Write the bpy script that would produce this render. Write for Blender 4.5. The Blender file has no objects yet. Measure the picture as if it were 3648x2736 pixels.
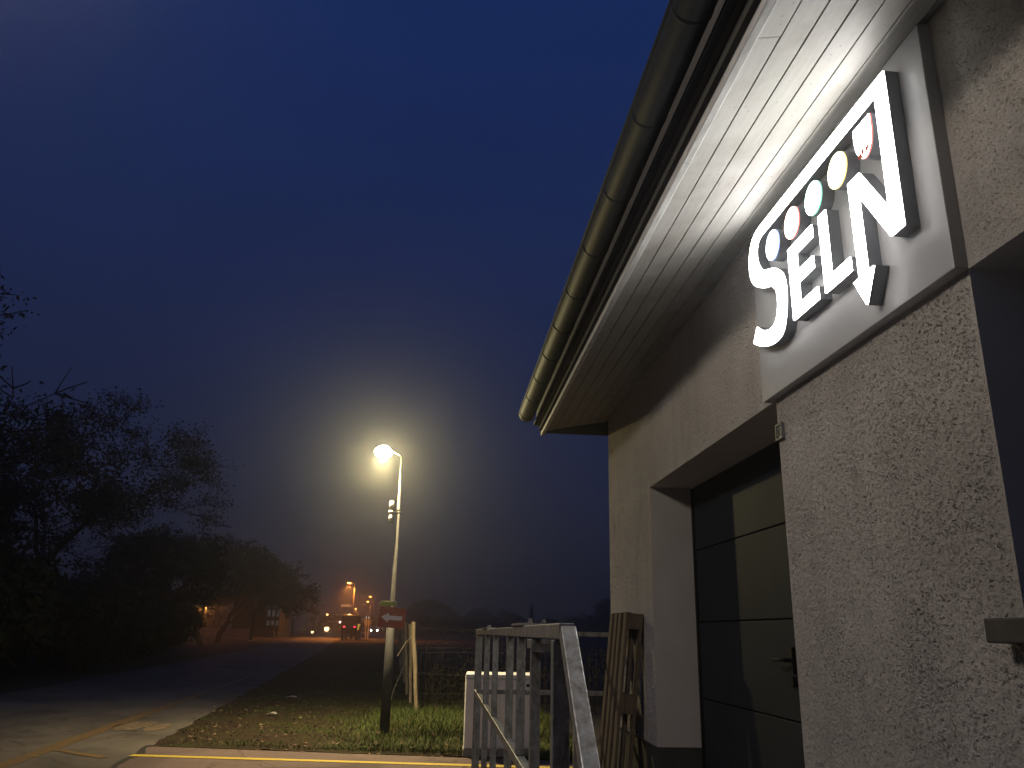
import bpy, bmesh, math, random
from mathutils import Vector, Matrix, noise
from mathutils.geometry import tessellate_polygon

SC = bpy.context.scene
COL = SC.collection
R = math.radians
random.seed(7)

# ------------------------------------------------------------------ camera
CAM_Z = 1.6
cam = bpy.data.cameras.new('camera')
cam.sensor_fit = 'HORIZONTAL'; cam.sensor_width = 36.0; cam.lens = 36.0 * 0.7815
cam.clip_start = 0.05; cam.clip_end = 4000
camo = bpy.data.objects.new('camera', cam); COL.objects.link(camo)
_p, _y, _r = R(17.3), R(4.6), R(1.32)
_f = Vector((math.sin(_y)*math.cos(_p), math.cos(_y)*math.cos(_p), math.sin(_p)))
_r0 = Vector((math.cos(_y), -math.sin(_y), 0)); _u0 = _r0.cross(_f)
_rt = _r0*math.cos(_r) + _u0*math.sin(_r); _up = _u0*math.cos(_r) - _r0*math.sin(_r)
camo.matrix_world = Matrix(((_rt.x, _up.x, -_f.x, 0), (_rt.y, _up.y, -_f.y, 0), (_rt.z, _up.z, -_f.z, CAM_Z), (0, 0, 0, 1)))
SC.camera = camo

# ------------------------------------------------------------------ dusk sky
w = bpy.data.worlds.new('World'); SC.world = w; w.use_nodes = True
nt = w.node_tree; nd = nt.nodes; lk = nt.links
bg = nd['Background']
tc = nd.new('ShaderNodeTexCoord'); sx = nd.new('ShaderNodeSeparateXYZ'); rp = nd.new('ShaderNodeValToRGB')
lk.new(tc.outputs['Generated'], sx.inputs[0]); lk.new(sx.outputs['Z'], rp.inputs[0]); 
cn = nd.new('ShaderNodeTexNoise'); cn.inputs['Scale'].default_value = 1.7; cn.inputs['Detail'].default_value = 5; cn.inputs['Roughness'].default_value = .55; cn.inputs['Distortion'].default_value = .6
cmap = nd.new('ShaderNodeMapping'); cmap.inputs['Scale'].default_value = (1, 1, 2.6); lk.new(tc.outputs['Generated'], cmap.inputs[0]); lk.new(cmap.outputs[0], cn.inputs['Vector'])
cr = nd.new('ShaderNodeMapRange'); cr.inputs['To Min'].default_value = .80; cr.inputs['To Max'].default_value = 1.20; lk.new(cn.outputs['Fac'], cr.inputs['Value'])
cm_ = nd.new('ShaderNodeVectorMath'); cm_.operation = 'SCALE'; lk.new(rp.outputs[0], cm_.inputs[0]); lk.new(cr.outputs[0], cm_.inputs['Scale']); lk.new(cm_.outputs[0], bg.inputs[0])

SKY = [(0.0, (.0125, .0128, .0215)), (.10, (.0120, .0140, .0300)), (.28, (.0100, .0155, .0480)), (.5, (.0078, .0175, .0720)), (.72, (.0066, .0195, .0900)), (1.0, (.0064, .0200, .0950))]
el = rp.color_ramp.elements
el[0].position = SKY[0][0]; el[0].color = (*SKY[0][1], 1); el[1].position = 1.0; el[1].color = (*SKY[-1][1], 1)
for p_, c_ in SKY[1:-1]:
    e_ = el.new(p_); e_.color = (*c_, 1)
bg.inputs[1].default_value = 1.08

SC.view_settings.view_transform = 'Standard'; SC.view_settings.look = 'None'
SC.view_settings.exposure = 0.0; SC.view_settings.gamma = 1.0
SC.render.engine = 'CYCLES'
cy = SC.cycles
cy.use_denoising = True; cy.max_bounces = 6; cy.diffuse_bounces = 4; cy.glossy_bounces = 3
cy.transmission_bounces = 4; cy.volume_bounces = 0; cy.transparent_max_bounces = 8
cy.sample_clamp_indirect = 4.0; cy.caustics_reflective = False; cy.caustics_refractive = False

# light levels of the lamps, the added one too
SIGN_L = 18.5          # radiance of the white letter faces
LAMP_W = 1450.0       # street lamp by the pole, downward beam
GLARE_W = 345.0       # what its lens throws to all sides
ADDED_LAMP_W = 215.0        # unseen lamp added left of the viewer, above the frame
SODIUM_W = 2600.0      # far orange lamps
HAZE = 0.0040

# ------------------------------------------------------------------ helpers
def hgt(y):           # the ground rises a little far down the street
    if y < 50: return 0.0
    t = min(y, 190.0) - 50
    return 0.008 * t * t / (t + 12.0)

class MB:
    def __init__(s): s.v = []; s.f = []
    def quad(s, a, b, c, d):
        n = len(s.v); s.v += [a, b, c, d]; s.f.append((n, n+1, n+2, n+3)); return s
    def box(s, x0, x1, y0, y1, z0, z1):
        n = len(s.v)
        s.v += [(x0,y0,z0),(x1,y0,z0),(x1,y1,z0),(x0,y1,z0),(x0,y0,z1),(x1,y0,z1),(x1,y1,z1),(x0,y1,z1)]
        for q in ((0,3,2,1),(4,5,6,7),(0,1,5,4),(1,2,6,5),(2,3,7,6),(3,0,4,7)): s.f.append(tuple(n+i for i in q))
        return s
    def bar(s, a, b, w, h, up=(0,0,1)):       # box section between two points
        a = Vector(a); b = Vector(b); d = (b-a).normalized(); u = Vector(up)
        sd = d.cross(u)
        if sd.length < 1e-4: sd = d.cross(Vector((1,0,0)))
        sd.normalize(); u = sd.cross(d).normalized()
        n = len(s.v)
        for p in (a, b):
            for i, j in ((-1,-1),(1,-1),(1,1),(-1,1)): s.v.append(tuple(p + sd*(i*w/2) + u*(j*h/2)))
        for q in ((0,3,2,1),(4,5,6,7),(0,1,5,4),(1,2,6,5),(2,3,7,6),(3,0,4,7)): s.f.append(tuple(n+i for i in q))
        return s
    def tube(s, pts, rad, k=8, caps=True):
        pts = [Vector(p) for p in pts]
        if not hasattr(rad, '__len__'): rad = [rad]*len(pts)
        n0 = len(s.v)
        for i, p in enumerate(pts):
            d = (pts[min(i+1, len(pts)-1)] - pts[max(i-1, 0)]).normalized()
            a = d.orthogonal().normalized() if i == 0 else (a - d*a.dot(d)).normalized()
            b = d.cross(a)
            for j in range(k):
                t = 2*math.pi*j/k; s.v.append(tuple(p + (a*math.cos(t)+b*math.sin(t))*rad[i]))
        for i in range(len(pts)-1):
            for j in range(k):
                q = n0+i*k+j; q2 = n0+i*k+(j+1) % k; s.f.append((q, q2, q2+k, q+k))
        if caps:
            s.f.append(tuple(n0+j for j in range(k-1, -1, -1))); e = n0+(len(pts)-1)*k
            s.f.append(tuple(e+j for j in range(k)))
        return s
    def sphere(s, c, r, nu=10, nv=6, sc=(1,1,1)):
        n0 = len(s.v)
        for i in range(nv+1):
            ph = math.pi*i/nv
            for j in range(nu):
                t = 2*math.pi*j/nu
                s.v.append((c[0]+r*sc[0]*math.sin(ph)*math.cos(t), c[1]+r*sc[1]*math.sin(ph)*math.sin(t), c[2]+r*sc[2]*math.cos(ph)))
        for i in range(nv):
            for j in range(nu):
                a = n0+i*nu+j; b = n0+i*nu+(j+1) % nu; s.f.append((a, a+nu, b+nu, b))
        return s
    def prism_yz(s, pts, x0, x1, cap0=True, cap1=True, sides=True):   # outline in (y, z), between two x
        n = len(pts); n0 = len(s.v)
        s.v += [(x0, y, z) for y, z in pts] + [(x1, y, z) for y, z in pts]
        tri = tessellate_polygon([[Vector((y, z, 0)) for y, z in pts]])
        if cap0: s.f += [(n0+a, n0+b, n0+c) for a, b, c in tri]
        if cap1: s.f += [(n0+n+a, n0+n+b, n0+n+c) for a, b, c in tri]
        if sides:
            for i in range(n): j = (i+1) % n; s.f.append((n0+i, n0+j, n0+n+j, n0+n+i))
        return s
    def build(s, name, mat, parent=None, smooth=False, bevel=0.0, fix=True):
        me = bpy.data.meshes.new(name); me.from_pydata(s.v, [], s.f)
        if fix:
            bm = bmesh.new(); bm.from_mesh(me); bmesh.ops.recalc_face_normals(bm, faces=bm.faces); bm.to_mesh(me); bm.free()
        if mat: me.materials.append(mat)
        if smooth: me.shade_smooth()
        o = bpy.data.objects.new(name, me); COL.objects.link(o)
        if parent: o.parent = parent; o.matrix_parent_inverse = Matrix.Translation(-parent.location) if parent.type == 'EMPTY' and parent.parent is None and not any(parent.rotation_euler) else Matrix()
        if bevel:
            md = o.modifiers.new('bevel', 'BEVEL'); md.width = bevel; md.segments = 2; md.limit_method = 'ANGLE'; md.angle_limit = R(40)
        return o

def tag(o, label, cat, group=None):
    o['label'] = label; o['category'] = cat
    if group: o['group'] = group
    return o
def thing(name, label, cat, loc=(0,0,0), group=None):
    o = bpy.data.objects.new(name, None); COL.objects.link(o); o.location = loc; o.empty_display_size = .2
    return tag(o, label, cat, group)
def struct(o): o['kind'] = 'structure'; return o
def stuff(o): o['kind'] = 'stuff'; return o
def kids(o): return [c for c in bpy.data.objects if c.parent == o]
def copy_tree(o, parent=None):
    c = o.copy(); COL.objects.link(c)
    if parent: c.parent = parent
    for ch in kids(o): copy_tree(ch, c)
    return c

# ------------------------------------------------------------------ materials
def mat(name, col, rough=.7, metal=0.0, spec=.5):
    m = bpy.data.materials.new(name); m.use_nodes = True
    b = m.node_tree.nodes['Principled BSDF']
    b.inputs['Base Color'].default_value = (*col, 1); b.inputs['Roughness'].default_value = rough
    b.inputs['Metallic'].default_value = metal; b.inputs['Specular IOR Level'].default_value = spec
    return m
def N(m, t, **k):
    n = m.node_tree.nodes.new(t)
    for a, v in k.items(): setattr(n, a, v)
    return n
def L(m, a, b): m.node_tree.links.new(a, b)
def pr(m): return m.node_tree.nodes['Principled BSDF']
def coords(m, scale=(1,1,1)):
    t = N(m, 'ShaderNodeTexCoord'); mp = N(m, 'ShaderNodeMapping'); mp.inputs['Scale'].default_value = scale
    L(m, t.outputs['Object'], mp.inputs[0]); return mp.outputs[0]
def nz(m, co, scale, detail=3, rough=.55, dist=0):
    n = N(m, 'ShaderNodeTexNoise'); L(m, co, n.inputs['Vector'])
    n.inputs['Scale'].default_value = scale; n.inputs['Detail'].default_value = detail
    n.inputs['Roughness'].default_value = rough; n.inputs['Distortion'].default_value = dist
    return n.outputs['Fac']
def ramp(m, fac, stops):
    r = N(m, 'ShaderNodeValToRGB'); L(m, fac, r.inputs[0]); e = r.color_ramp.elements
    e[0].position, e[1].position = stops[0][0], stops[-1][0]
    e[0].color = (*stops[0][1], 1); e[1].color = (*stops[-1][1], 1)
    for p, c in stops[1:-1]: e.new(p).color = (*c, 1)
    return r.outputs[0]
def mixc(m, fac, a, b, mode='MIX'):
    x = N(m, 'ShaderNodeMix', data_type='RGBA', blend_type=mode)
    if isinstance(fac, float): x.inputs[0].default_value = fac
    else: L(m, fac, x.inputs[0])
    for i, v in ((6, a), (7, b)):
        if isinstance(v, tuple): x.inputs[i].default_value = (*v, 1)
        else: L(m, v, x.inputs[i])
    return x.outputs[2]
def bump(m, h, strength=.5, dist=.01, normal=None):
    b = N(m, 'ShaderNodeBump'); b.inputs['Strength'].default_value = strength; b.inputs['Distance'].default_value = dist
    L(m, h, b.inputs['Height'])
    if normal is not None: L(m, normal, b.inputs['Normal'])
    L(m, b.outputs[0], pr(m).inputs['Normal']); return b.outputs[0]
def mathn(m, op, a, b=None):
    n = N(m, 'ShaderNodeMath', operation=op)
    for i, v in enumerate((a, b)):
        if v is None: continue
        if isinstance(v, (int, float)): n.inputs[i].default_value = v
        else: L(m, v, n.inputs[i])
    return n.outputs[0]
def mottled(name, c0, c1, scale, rough=.7, metal=0.0, bmp=0, bscale=None, spec=.5, stretch=(1,1,1)):
    m = mat(name, c0, rough, metal, spec); co = coords(m, stretch)
    f = nz(m, co, scale, 5, .6); L(m, ramp(m, f, [(.3, c0), (.7, c1)]), pr(m).inputs['Base Color'])
    if bmp: bump(m, nz(m, co, bscale or scale*4, 4, .6), .6, bmp)
    return m
def glow(name, col, strength):
    m = bpy.data.materials.new(name); m.use_nodes = True; n = m.node_tree.nodes; n.clear()
    o = n.new('ShaderNodeOutputMaterial'); e = n.new('ShaderNodeEmission')
    e.inputs[0].default_value = (*col, 1); e.inputs[1].default_value = strength
    m.node_tree.links.new(e.outputs[0], o.inputs[0]); return m

def stucco_mat():
    m = mat('rough plaster', (.36, .325, .28), .95, 0, .2); co = coords(m)
    big = nz(m, co, 1.3, 3); fine = nz(m, co, 150, 5, .7, 1.8); crumb = nz(m, co, 60, 3, .6, 1.0); patch = nz(m, co, 6, 4, .65)
    vor = N(m, 'ShaderNodeTexVoronoi', feature='F1'); L(m, co, vor.inputs['Vector']); vor.inputs['Scale'].default_value = 62
    amp = mathn(m, 'ADD', mathn(m, 'MULTIPLY', patch, 1.6), .15)
    grain = mathn(m, 'MULTIPLY', mathn(m, 'ADD', mathn(m, 'MULTIPLY', fine, 1.3), mathn(m, 'MULTIPLY', crumb, .8)), amp)
    base = ramp(m, big, [(.3, (.50, .462, .410)), (.7, (.58, .545, .495))])
    pit_shade = ramp(m, fine, [(.30, (.36, .33, .30)), (.40, (.80, .78, .76)), (.5, (1, 1, 1)), (.66, (1.16, 1.16, 1.15))])  # shade of the pits and shine of the ridges painted into the colour
    drip = nz(m, coords(m, (9, 9, .55)), 1.0, 5, .6); blot = nz(m, co, .9, 6, .65, .8)
    base = mixc(m, .32, base, ramp(m, drip, [(.34, (.80, .79, .78)), (.48, (1, 1, 1)), (.70, (1.06, 1.06, 1.05))]), 'MULTIPLY')
    base = mixc(m, .6, base, ramp(m, blot, [(.34, (.84, .83, .82)), (.50, (1, 1, 1)), (.66, (1.08, 1.07, 1.06))]), 'MULTIPLY')
    hole_shade = ramp(m, vor.outputs['Distance'], [(.10, (.40, .37, .34)), (.17, (1, 1, 1))])  # shade inside the plaster holes painted into the colour
    gate = mathn(m, 'GREATER_THAN', nz(m, co, 21, 2), .60)
    c = mixc(m, .9, base, pit_shade, 'MULTIPLY')
    L(m, mixc(m, mathn(m, 'MULTIPLY', gate, .9), c, mixc(m, 1.0, c, hole_shade, 'MULTIPLY')), pr(m).inputs['Base Color'])
    bump(m, grain, .8, .010)
    return m
M = {}
M['stucco'] = stucco_mat()
M['smooth_plaster'] = mottled('smooth plaster', (.44, .405, .365), (.50, .465, .425), 3, .9, bmp=.002, bscale=90, spec=.2)
M['plinth'] = mottled('dark plinth paint', (.035, .033, .03), (.06, .055, .05), 5, .85, bmp=.003, bscale=60)

def soffit_mat():
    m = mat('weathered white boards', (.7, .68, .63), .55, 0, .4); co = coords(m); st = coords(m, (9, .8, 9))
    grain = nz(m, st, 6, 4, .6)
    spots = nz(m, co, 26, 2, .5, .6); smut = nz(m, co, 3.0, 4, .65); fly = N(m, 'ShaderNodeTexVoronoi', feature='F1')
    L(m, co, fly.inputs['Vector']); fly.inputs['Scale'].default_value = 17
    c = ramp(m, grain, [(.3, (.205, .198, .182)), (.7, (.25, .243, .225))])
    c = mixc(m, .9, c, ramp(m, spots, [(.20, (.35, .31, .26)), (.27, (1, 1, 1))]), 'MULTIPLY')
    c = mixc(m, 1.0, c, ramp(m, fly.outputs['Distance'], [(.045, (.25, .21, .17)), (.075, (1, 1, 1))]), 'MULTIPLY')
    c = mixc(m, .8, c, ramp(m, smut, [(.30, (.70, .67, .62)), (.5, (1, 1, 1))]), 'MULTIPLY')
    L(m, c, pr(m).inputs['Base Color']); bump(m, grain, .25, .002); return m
M['soffit'] = soffit_mat()
M['soffit_back'] = mat('dark roof void', (.03, .028, .025), .9)
M['trim'] = mottled('dirty grey trim', (.34, .34, .33), (.55, .55, .53), 14, .6, bmp=.001, stretch=(3, .6, 3))
M['gutter'] = mottled('dark zinc', (.014, .0155, .019), (.026, .028, .032), 6, .6, 0, spec=.07, stretch=(2, .5, 2))
M['fascia'] = mottled('dark brown fascia', (.035, .031, .029), (.055, .05, .047), 9, .7, stretch=(3, .4, 3))
M['roof'] = mottled('clay roof tiles', (.10, .06, .045), (.16, .09, .07), 5, .85)
M['board'] = mottled('white lacquered sheet', (.36, .36, .365), (.40, .40, .405), 2.5, .36, 0, spec=.5)
M['return'] = mottled('anthracite returns', (.075, .078, .088), (.095, .10, .11), 9, .5)
M['white_lit'] = glow('lit white acrylic', (1, .98, .96), SIGN_L)
M['rim_blue'] = glow('blue edge', (.30, .45, 1), 1.5); M['rim_red'] = glow('red edge', (1, .25, .21), 1.5)
M['rim_green'] = glow('green edge', (.30, 1, .70), 1.3); M['rim_yellow'] = glow('yellow edge', (1, .80, .28), 1.5)
M['dot_blue'] = glow('overexposed blue acrylic', (.78, .88, 1.0), 9); M['dot_red'] = glow('overexposed red acrylic', (1, .62, .52), 9)
M['dot_green'] = glow('overexposed green acrylic', (.70, 1, .84), 9); M['dot_yellow'] = glow('overexposed yellow acrylic', (1, .90, .52), 9)  # dot faces paled to imitate overexposure, rims keep the colour
M['petal'] = glow('dim red acrylic', (.42, .085, .045), .9)
M['door'] = mottled('dark grey door sheet', (.0240, .0265, .031), (.034, .037, .042), 3, .7, 0, spec=.12)
M['door_seal'] = mat('black rubber', (.012, .012, .012), .7)
M['black_metal'] = mat('black metal', (.02, .02, .02), .45, .5)
M['glass'] = mat('dark window glass', (.01, .012, .014), .08, 0, .6)
M['frame_dark'] = mat('dark window frame', (.05, .045, .04), .6)

def galv_mat():
    m = mat('galvanised steel', (.32, .31, .29), .45, .6); co = coords(m)
    v = N(m, 'ShaderNodeTexVoronoi'); L(m, co, v.inputs['Vector']); v.inputs['Scale'].default_value = 55
    sp = ramp(m, v.outputs['Color'], [(.2, (.26, .255, .24)), (.8, (.36, .355, .335))])
    st = nz(m, coords(m, (3, 3, .7)), 9, 6, .75, .5)
    L(m, mixc(m, 1.0, sp, ramp(m, st, [(.30, (.42, .37, .30)), (.46, (.85, .83, .80)), (.58, (1.1, 1.1, 1.1))]), 'MULTIPLY'), pr(m).inputs['Base Color'])
    L(m, ramp(m, st, [(.3, (.62,)*3), (.7, (.38,)*3)]), pr(m).inputs['Roughness'])
    bump(m, nz(m, co, 40, 3), .25, .002); return m
M['galv'] = galv_mat()
M['concrete'] = mottled('grey concrete', (.20, .19, .18), (.30, .29, .27), 4, .9, bmp=.004, bscale=60)
M['wood'] = mottled('old pallet wood', (.075, .054, .036), (.145, .105, .072), 9, .9, bmp=.002, stretch=(4, 4, .6))
M['post_wood'] = mottled('grey split wood', (.20, .16, .11), (.42, .35, .25), 8, .9, bmp=.006, bscale=18, stretch=(5, 5, .5))
M['cabinet'] = mottled('pale grey cabinet', (.70, .72, .74), (.75, .77, .79), 4, .5)
M['wire'] = mat('galvanised wire', (.055, .05, .042), .8)
M['pole'] = mottled('grey painted pole', (.045, .046, .048), (.066, .067, .069), 5, .7, spec=.2)
M['white_plastic'] = mottled('white plastic', (.28, .275, .26), (.33, .325, .31), 6, .55)
M['red_sign'] = mottled('red sign face', (.30, .050, .032), (.37, .062, .040), 5, .55)
M['green_sign'] = mottled('green sign face', (.30, .37, .06), (.36, .43, .08), 5, .55)
M['white_sign'] = mottled('white sign print', (.76, .75, .75), (.82, .81, .81), 9, .6)
M['faint_print'] = mat('faint pale print', (.36, .16, .13), .6)
M['grey_metal'] = mat('grey sheet metal', (.16, .16, .16), .55, .3)

# ------------------------------------------------------------------ ground, road, forecourt, verge
def asphalt(name, c0, c1, bs=160):
    m = mat(name, c0, .85, 0, .35); co = coords(m)
    f = nz(m, co, .9, 6, .65); g = nz(m, co, 70, 5, .75); st = nz(m, co, .35, 5, .6, 1.2)
    c = ramp(m, f, [(.3, c0), (.7, c1)])
    c = mixc(m, .9, c, ramp(m, g, [(.3, (.35, .35, .35)), (.5, (1, 1, 1)), (.68, (1.5, 1.45, 1.4))]), 'MULTIPLY')
    c = mixc(m, .9, c, ramp(m, st, [(.36, (.55, .54, .53)), (.50, (1, 1, 1)), (.62, (1.18, 1.16, 1.12))]), 'MULTIPLY')
    ck = N(m, 'ShaderNodeTexVoronoi', feature='DISTANCE_TO_EDGE'); wob = N(m, 'ShaderNodeVectorMath', operation='ADD'); nv = N(m, 'ShaderNodeTexNoise'); nv.inputs['Scale'].default_value = 1.6; nv.inputs['Detail'].default_value = 5
    L(m, co, nv.inputs['Vector']); L(m, co, wob.inputs[0]); L(m, nv.outputs['Color'], wob.inputs[1]); L(m, wob.outputs[0], ck.inputs['Vector']); ck.inputs['Scale'].default_value = .42
    c = mixc(m, 1.0, c, ramp(m, ck.outputs['Distance'], [(.004, (.60, .58, .56)), (.012, (1, 1, 1))]), 'MULTIPLY')
    L(m, c, pr(m).inputs['Base Color'])
    bump(m, g, .8, .008); return m
M['road'] = asphalt('road asphalt', (.090, .083, .070), (.135, .123, .104))
M['court'] = asphalt('forecourt asphalt', (.115, .085, .075), (.16, .12, .105))
M['soil'] = mottled('dark field soil', (.013, .011, .008), (.024, .019, .012), .6, .95, bmp=.03, bscale=12)

def verge_mat():
    m = mat('verge soil and moss', (.06, .05, .03), .95, 0, .2); co = coords(m)
    f = nz(m, co, 1.1, 5, .6); g = nz(m, co, 22, 4, .65)
    c = ramp(m, f, [(.32, (.034, .023, .014)), (.5, (.038, .028, .014)), (.68, (.036, .042, .013))])
    L(m, mixc(m, .8, c, ramp(m, g, [(.3, (.5, .5, .5)), (.7, (1.3, 1.25, 1.2))]), 'MULTIPLY'), pr(m).inputs['Base Color'])
    bump(m, g, 1, .03); return m
M['verge'] = verge_mat()
def paint_mat(name, col, lo, hi):
    m = mat(name, col, .7, 0, .4); co = coords(m)
    worn = nz(m, co, 9, 6, .7)
    L(m, ramp(m, worn, [(lo, tuple(c*.35+.02 for c in col)), (hi, col)]), pr(m).inputs['Base Color']); return m
M['paint_bright'] = paint_mat('yellow road paint', (.55, .42, .05), .25, .45)
M['paint_worn'] = paint_mat('worn orange road paint', (.20, .13, .045), .34, .66)
M['paint_pale'] = paint_mat('worn pale road paint', (.26, .20, .11), .44, .60)
M['seam'] = mat('dark joint filler', (.02, .018, .016), .9)

def strip_mesh(name, left, right, ys, z, m, nx=1):
    b = MB(); rows = []
    for y in ys:
        l, r = left(y), right(y); row = []
        for i in range(nx+1):
            x = l + (r-l)*i/nx; row.append(len(b.v)); b.v.append((x, y, hgt(y)+z))
        rows.append(row)
    for a, c in zip(rows, rows[1:]):
        for i in range(nx): b.f.append((a[i], a[i+1], c[i+1], c[i]))
    return b.build(name, m, fix=False)
YS = [-60, -20, 0, 4, 8, 12, 16, 20, 30, 40, 50, 60, 70, 80, 90, 100, 110, 120, 130, 140, 150, 160, 170, 180, 190, 220, 300, 600, 1500]
g = struct(strip_mesh('ground', lambda y: -1500, lambda y: 1500, YS, -.012, M['soil'], 12))
def road_r(y): return -3.92 - .0932*(y-12.4)
def road_l(y): return road_r(y) - 5.3 - max(0, 14-y)*.02
struct(strip_mesh('road', road_l, lambda y: road_r(y)+.30, [y for y in YS if -60 <= y <= 300], 0.0, M['road'], 2))
struct(strip_mesh('side_road', lambda y: road_r(y)+.302, lambda y: -7.5, [112, 120, 130, 140, 150, 160, 170, 180, 190], 0.0, M['road'], 2))
def court_front(x): return 11.71 - .174*(x-.0)
b = MB()
pts = [(road_r(-40)+.02, -40), (60, -40), (60, 9.2), (12, 9.6), (1.6, court_front(1.6)+.4), (.2, court_front(.2)+.4), (-2, court_front(-2)+.4), (road_r(12.76)+.02, 12.80)]
n = len(b.v); b.v += [(x, y, .004) for x, y in pts]; b.f.append(tuple(range(len(pts))))
struct(b.build('forecourt', M['court'], fix=False))

# raised verge with a ragged edge along road and forecourt
def verge_right(y): return 1.2 + max(0, y-17)*.0
b = MB(); rows = []
NY, NX = 90, 40
for i in range(NY+1):
    t = i/NY
    for_row = []
    for j in range(NX+1):
        u = j/NX
        y0 = court_front(road_r(12.4) + u*6.2) if u < 1 else court_front(2.3)
        y = y0 + (t**2.0)*(100-y0)
        x = road_r(y) + u*(6.2 + (y-12)*.02)
        rag = (noise.noise(Vector((x*2.2, y*2.2, 0)))*.11 + noise.noise(Vector((x*7, y*7, 3)))*.05)
        if j == 0: x += rag + .03
        if i == 0: y += rag*1.5 + .06 + .05*noise.noise(Vector((x*.8, 0, 8)))
        z = hgt(y) + .008 + (min(1, u*6)*min(1, (y-y0)/.5))*(.045 + .035*noise.noise(Vector((x*1.3, y*1.3, 5))))
        for_row.append(len(b.v)); b.v.append((x, y, z))
    rows.append(for_row)
for a, c in zip(rows, rows[1:]):
    for i in range(NX): b.f.append((a[i], a[i+1], c[i+1], c[i]))
struct(b.build('grass_verge', M['verge'], smooth=True, fix=False))

# painted markings (thin sheets 4 mm up)
def ribbon(name, path, wid, z, m, jit=0.0):
    b = MB(); n = len(path)
    P = [Vector((x, y, 0)) for x, y in path]
    for i, p in enumerate(P):
        d = (P[min(i+1, n-1)]-P[max(i-1, 0)]).normalized(); s = Vector((-d.y, d.x, 0))
        j1 = 1 + random.uniform(-jit, jit); j2 = 1 + random.uniform(-jit, jit)
        b.v += [tuple(p + s*wid/2*j1 + Vector((0, 0, z+hgt(p.y)))), tuple(p - s*wid/2*j2 + Vector((0, 0, z+hgt(p.y))))]
    for i in range(n-1): b.f.append((2*i, 2*i+1, 2*i+3, 2*i+2))
    return struct(b.build(name, m, fix=False))
ribbon('yellow_line', [(-3.84+i*.2, 11.545-.123*i*.2-.0) for i in range(40)], .15, .009, M['paint_bright'], .07)
ribbon('bike_lane_line', [(road_r(y)-1.17-.02*(13-y), y) for y in [1+i*.8 for i in range(46)]], .23, .005, M['paint_worn'], .18)
ribbon('branch_line', [(-5.1+.1*i, 12.1-.075*i) for i in range(11)], .15, .006, M['paint_worn'], .2)
ribbon('asphalt_joint', [(road_r(y)+.03+.03*math.sin(y*5), y) for y in [5+i*.25 for i in range(31)]], .085, .0085, M['seam'], .8)
for k, (cx, cy_, l, wd) in enumerate(((-4.95, 14.8, .55, 1.3), (-4.5, 14.6, .36, 1.0))):
    b = MB(); n = 14
    for i in range(n):
        t = 2*math.pi*i/n; rr = 1+.35*noise.noise(Vector((k*9+math.cos(t)*2, math.sin(t)*2, 1)))
        b.v.append((cx+math.cos(t)*l/2*rr, cy_+math.sin(t)*wd/2*rr, .005))
    b.f.append(tuple(range(n))); struct(b.build('worn_marking', M['paint_pale'], fix=False))

# ------------------------------------------------------------------ building
WX = 1.65; YF = 7.95; YB = -6.0
DY0, DY1, DZ = 3.775, 6.335, 2.757            # door opening
WY0, WY1, WZ0, WZ1 = .75, 2.222, 1.66, 2.757   # window opening
ZP = .38                                      # platform height
SL = .2                                       # slope of the eave boards
house = thing('plastered_building', 'low plastered building with dark roller door and white boarded eaves beside the forecourt', 'building', (WX, YF, 0))
def wall_panels(parent):
    b = MB(); top = 3.9
    ys = [YB, WY0, WY1, DY0, DY1, YF]
    def q(y0, y1, z0, z1): b.quad((WX, y0, z0), (WX, y1, z0), (WX, y1, z1), (WX, y0, z1))
    def rough(y0, y1, z0, z1, st, amp=1.0):        # trowelled plaster, real relief
        ny = max(2, int((y1-y0)/st)); nz_ = max(2, int((z1-z0)/st)); base = len(b.v)
        for i in range(ny+1):
            y = y0+(y1-y0)*i/ny
            for j in range(nz_+1):
                z = z0+(z1-z0)*j/nz_; e = min(y-y0, y1-y, z-z0, z1-z)
                k = 0 if e <= 0 else min(1, e/.03)*amp
                if k:
                    p = Vector((y*125, z*125, 0)); n1 = noise.noise(p + Vector((noise.noise(p*.6), noise.noise(p*.6+Vector((9, 9, 9))), 0))*1.6)
                    n2 = noise.noise(Vector((y*44, z*52, 5))); pt = .55+.75*noise.noise(Vector((y*3.1, z*3.1, 2)))
                    d = k*(.0072*n1*max(.3, pt)+.0036*n2)
                    if n1 < -.40: d -= .005*k
                else: d = 0
                b.v.append((WX-d, y, z))
        for i in range(ny):
            for j in range(nz_): v0 = base+i*(nz_+1)+j; b.f.append((v0, v0+nz_+1, v0+nz_+2, v0+1))
    q(YB, WY0, .82, top); q(WY0, WY1, .82, WZ0-.06); q(WY0, 1.2, WZ0-.06, WZ0); q(1.2, WY1, WZ0-.06, WZ0); q(WY0, 1.0, WZ1, top)
    rough(1.0, WY1, WZ1, 3.76, .0055, .6); q(1.0, WY1, 3.76, top)
    rough(WY1, DY0, .82, DZ, .0042); q(WY1, 3.82, DZ, top); 
    rough(3.82, YF, DZ, 3.76, .009); q(3.82, YF, 3.76, top); rough(DY1, YF, .82, DZ, .013)
    # far gable, back and near gable
    b.quad((WX, YF, .82), (9.4, YF, .82), (9.4, YF, 3.9), (WX, YF, 3.9)); n = len(b.v)
    b.v += [(WX, YF, 3.9), (9.4, YF, 3.9), (5.5, YF, 4.65)]; b.f.append((n, n+1, n+2))
    b.quad((9.4, YB, .82), (9.4, YF, .82), (9.4, YF, 3.9), (9.4, YB, 3.9)); b.quad((WX, YB, .82), (9.4, YB, .82), (9.4, YB, 3.9), (WX, YB, 3.9))
    return b.build('wall', M['stucco'], parent, fix=False)
wall_panels(house)
b = MB()
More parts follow.
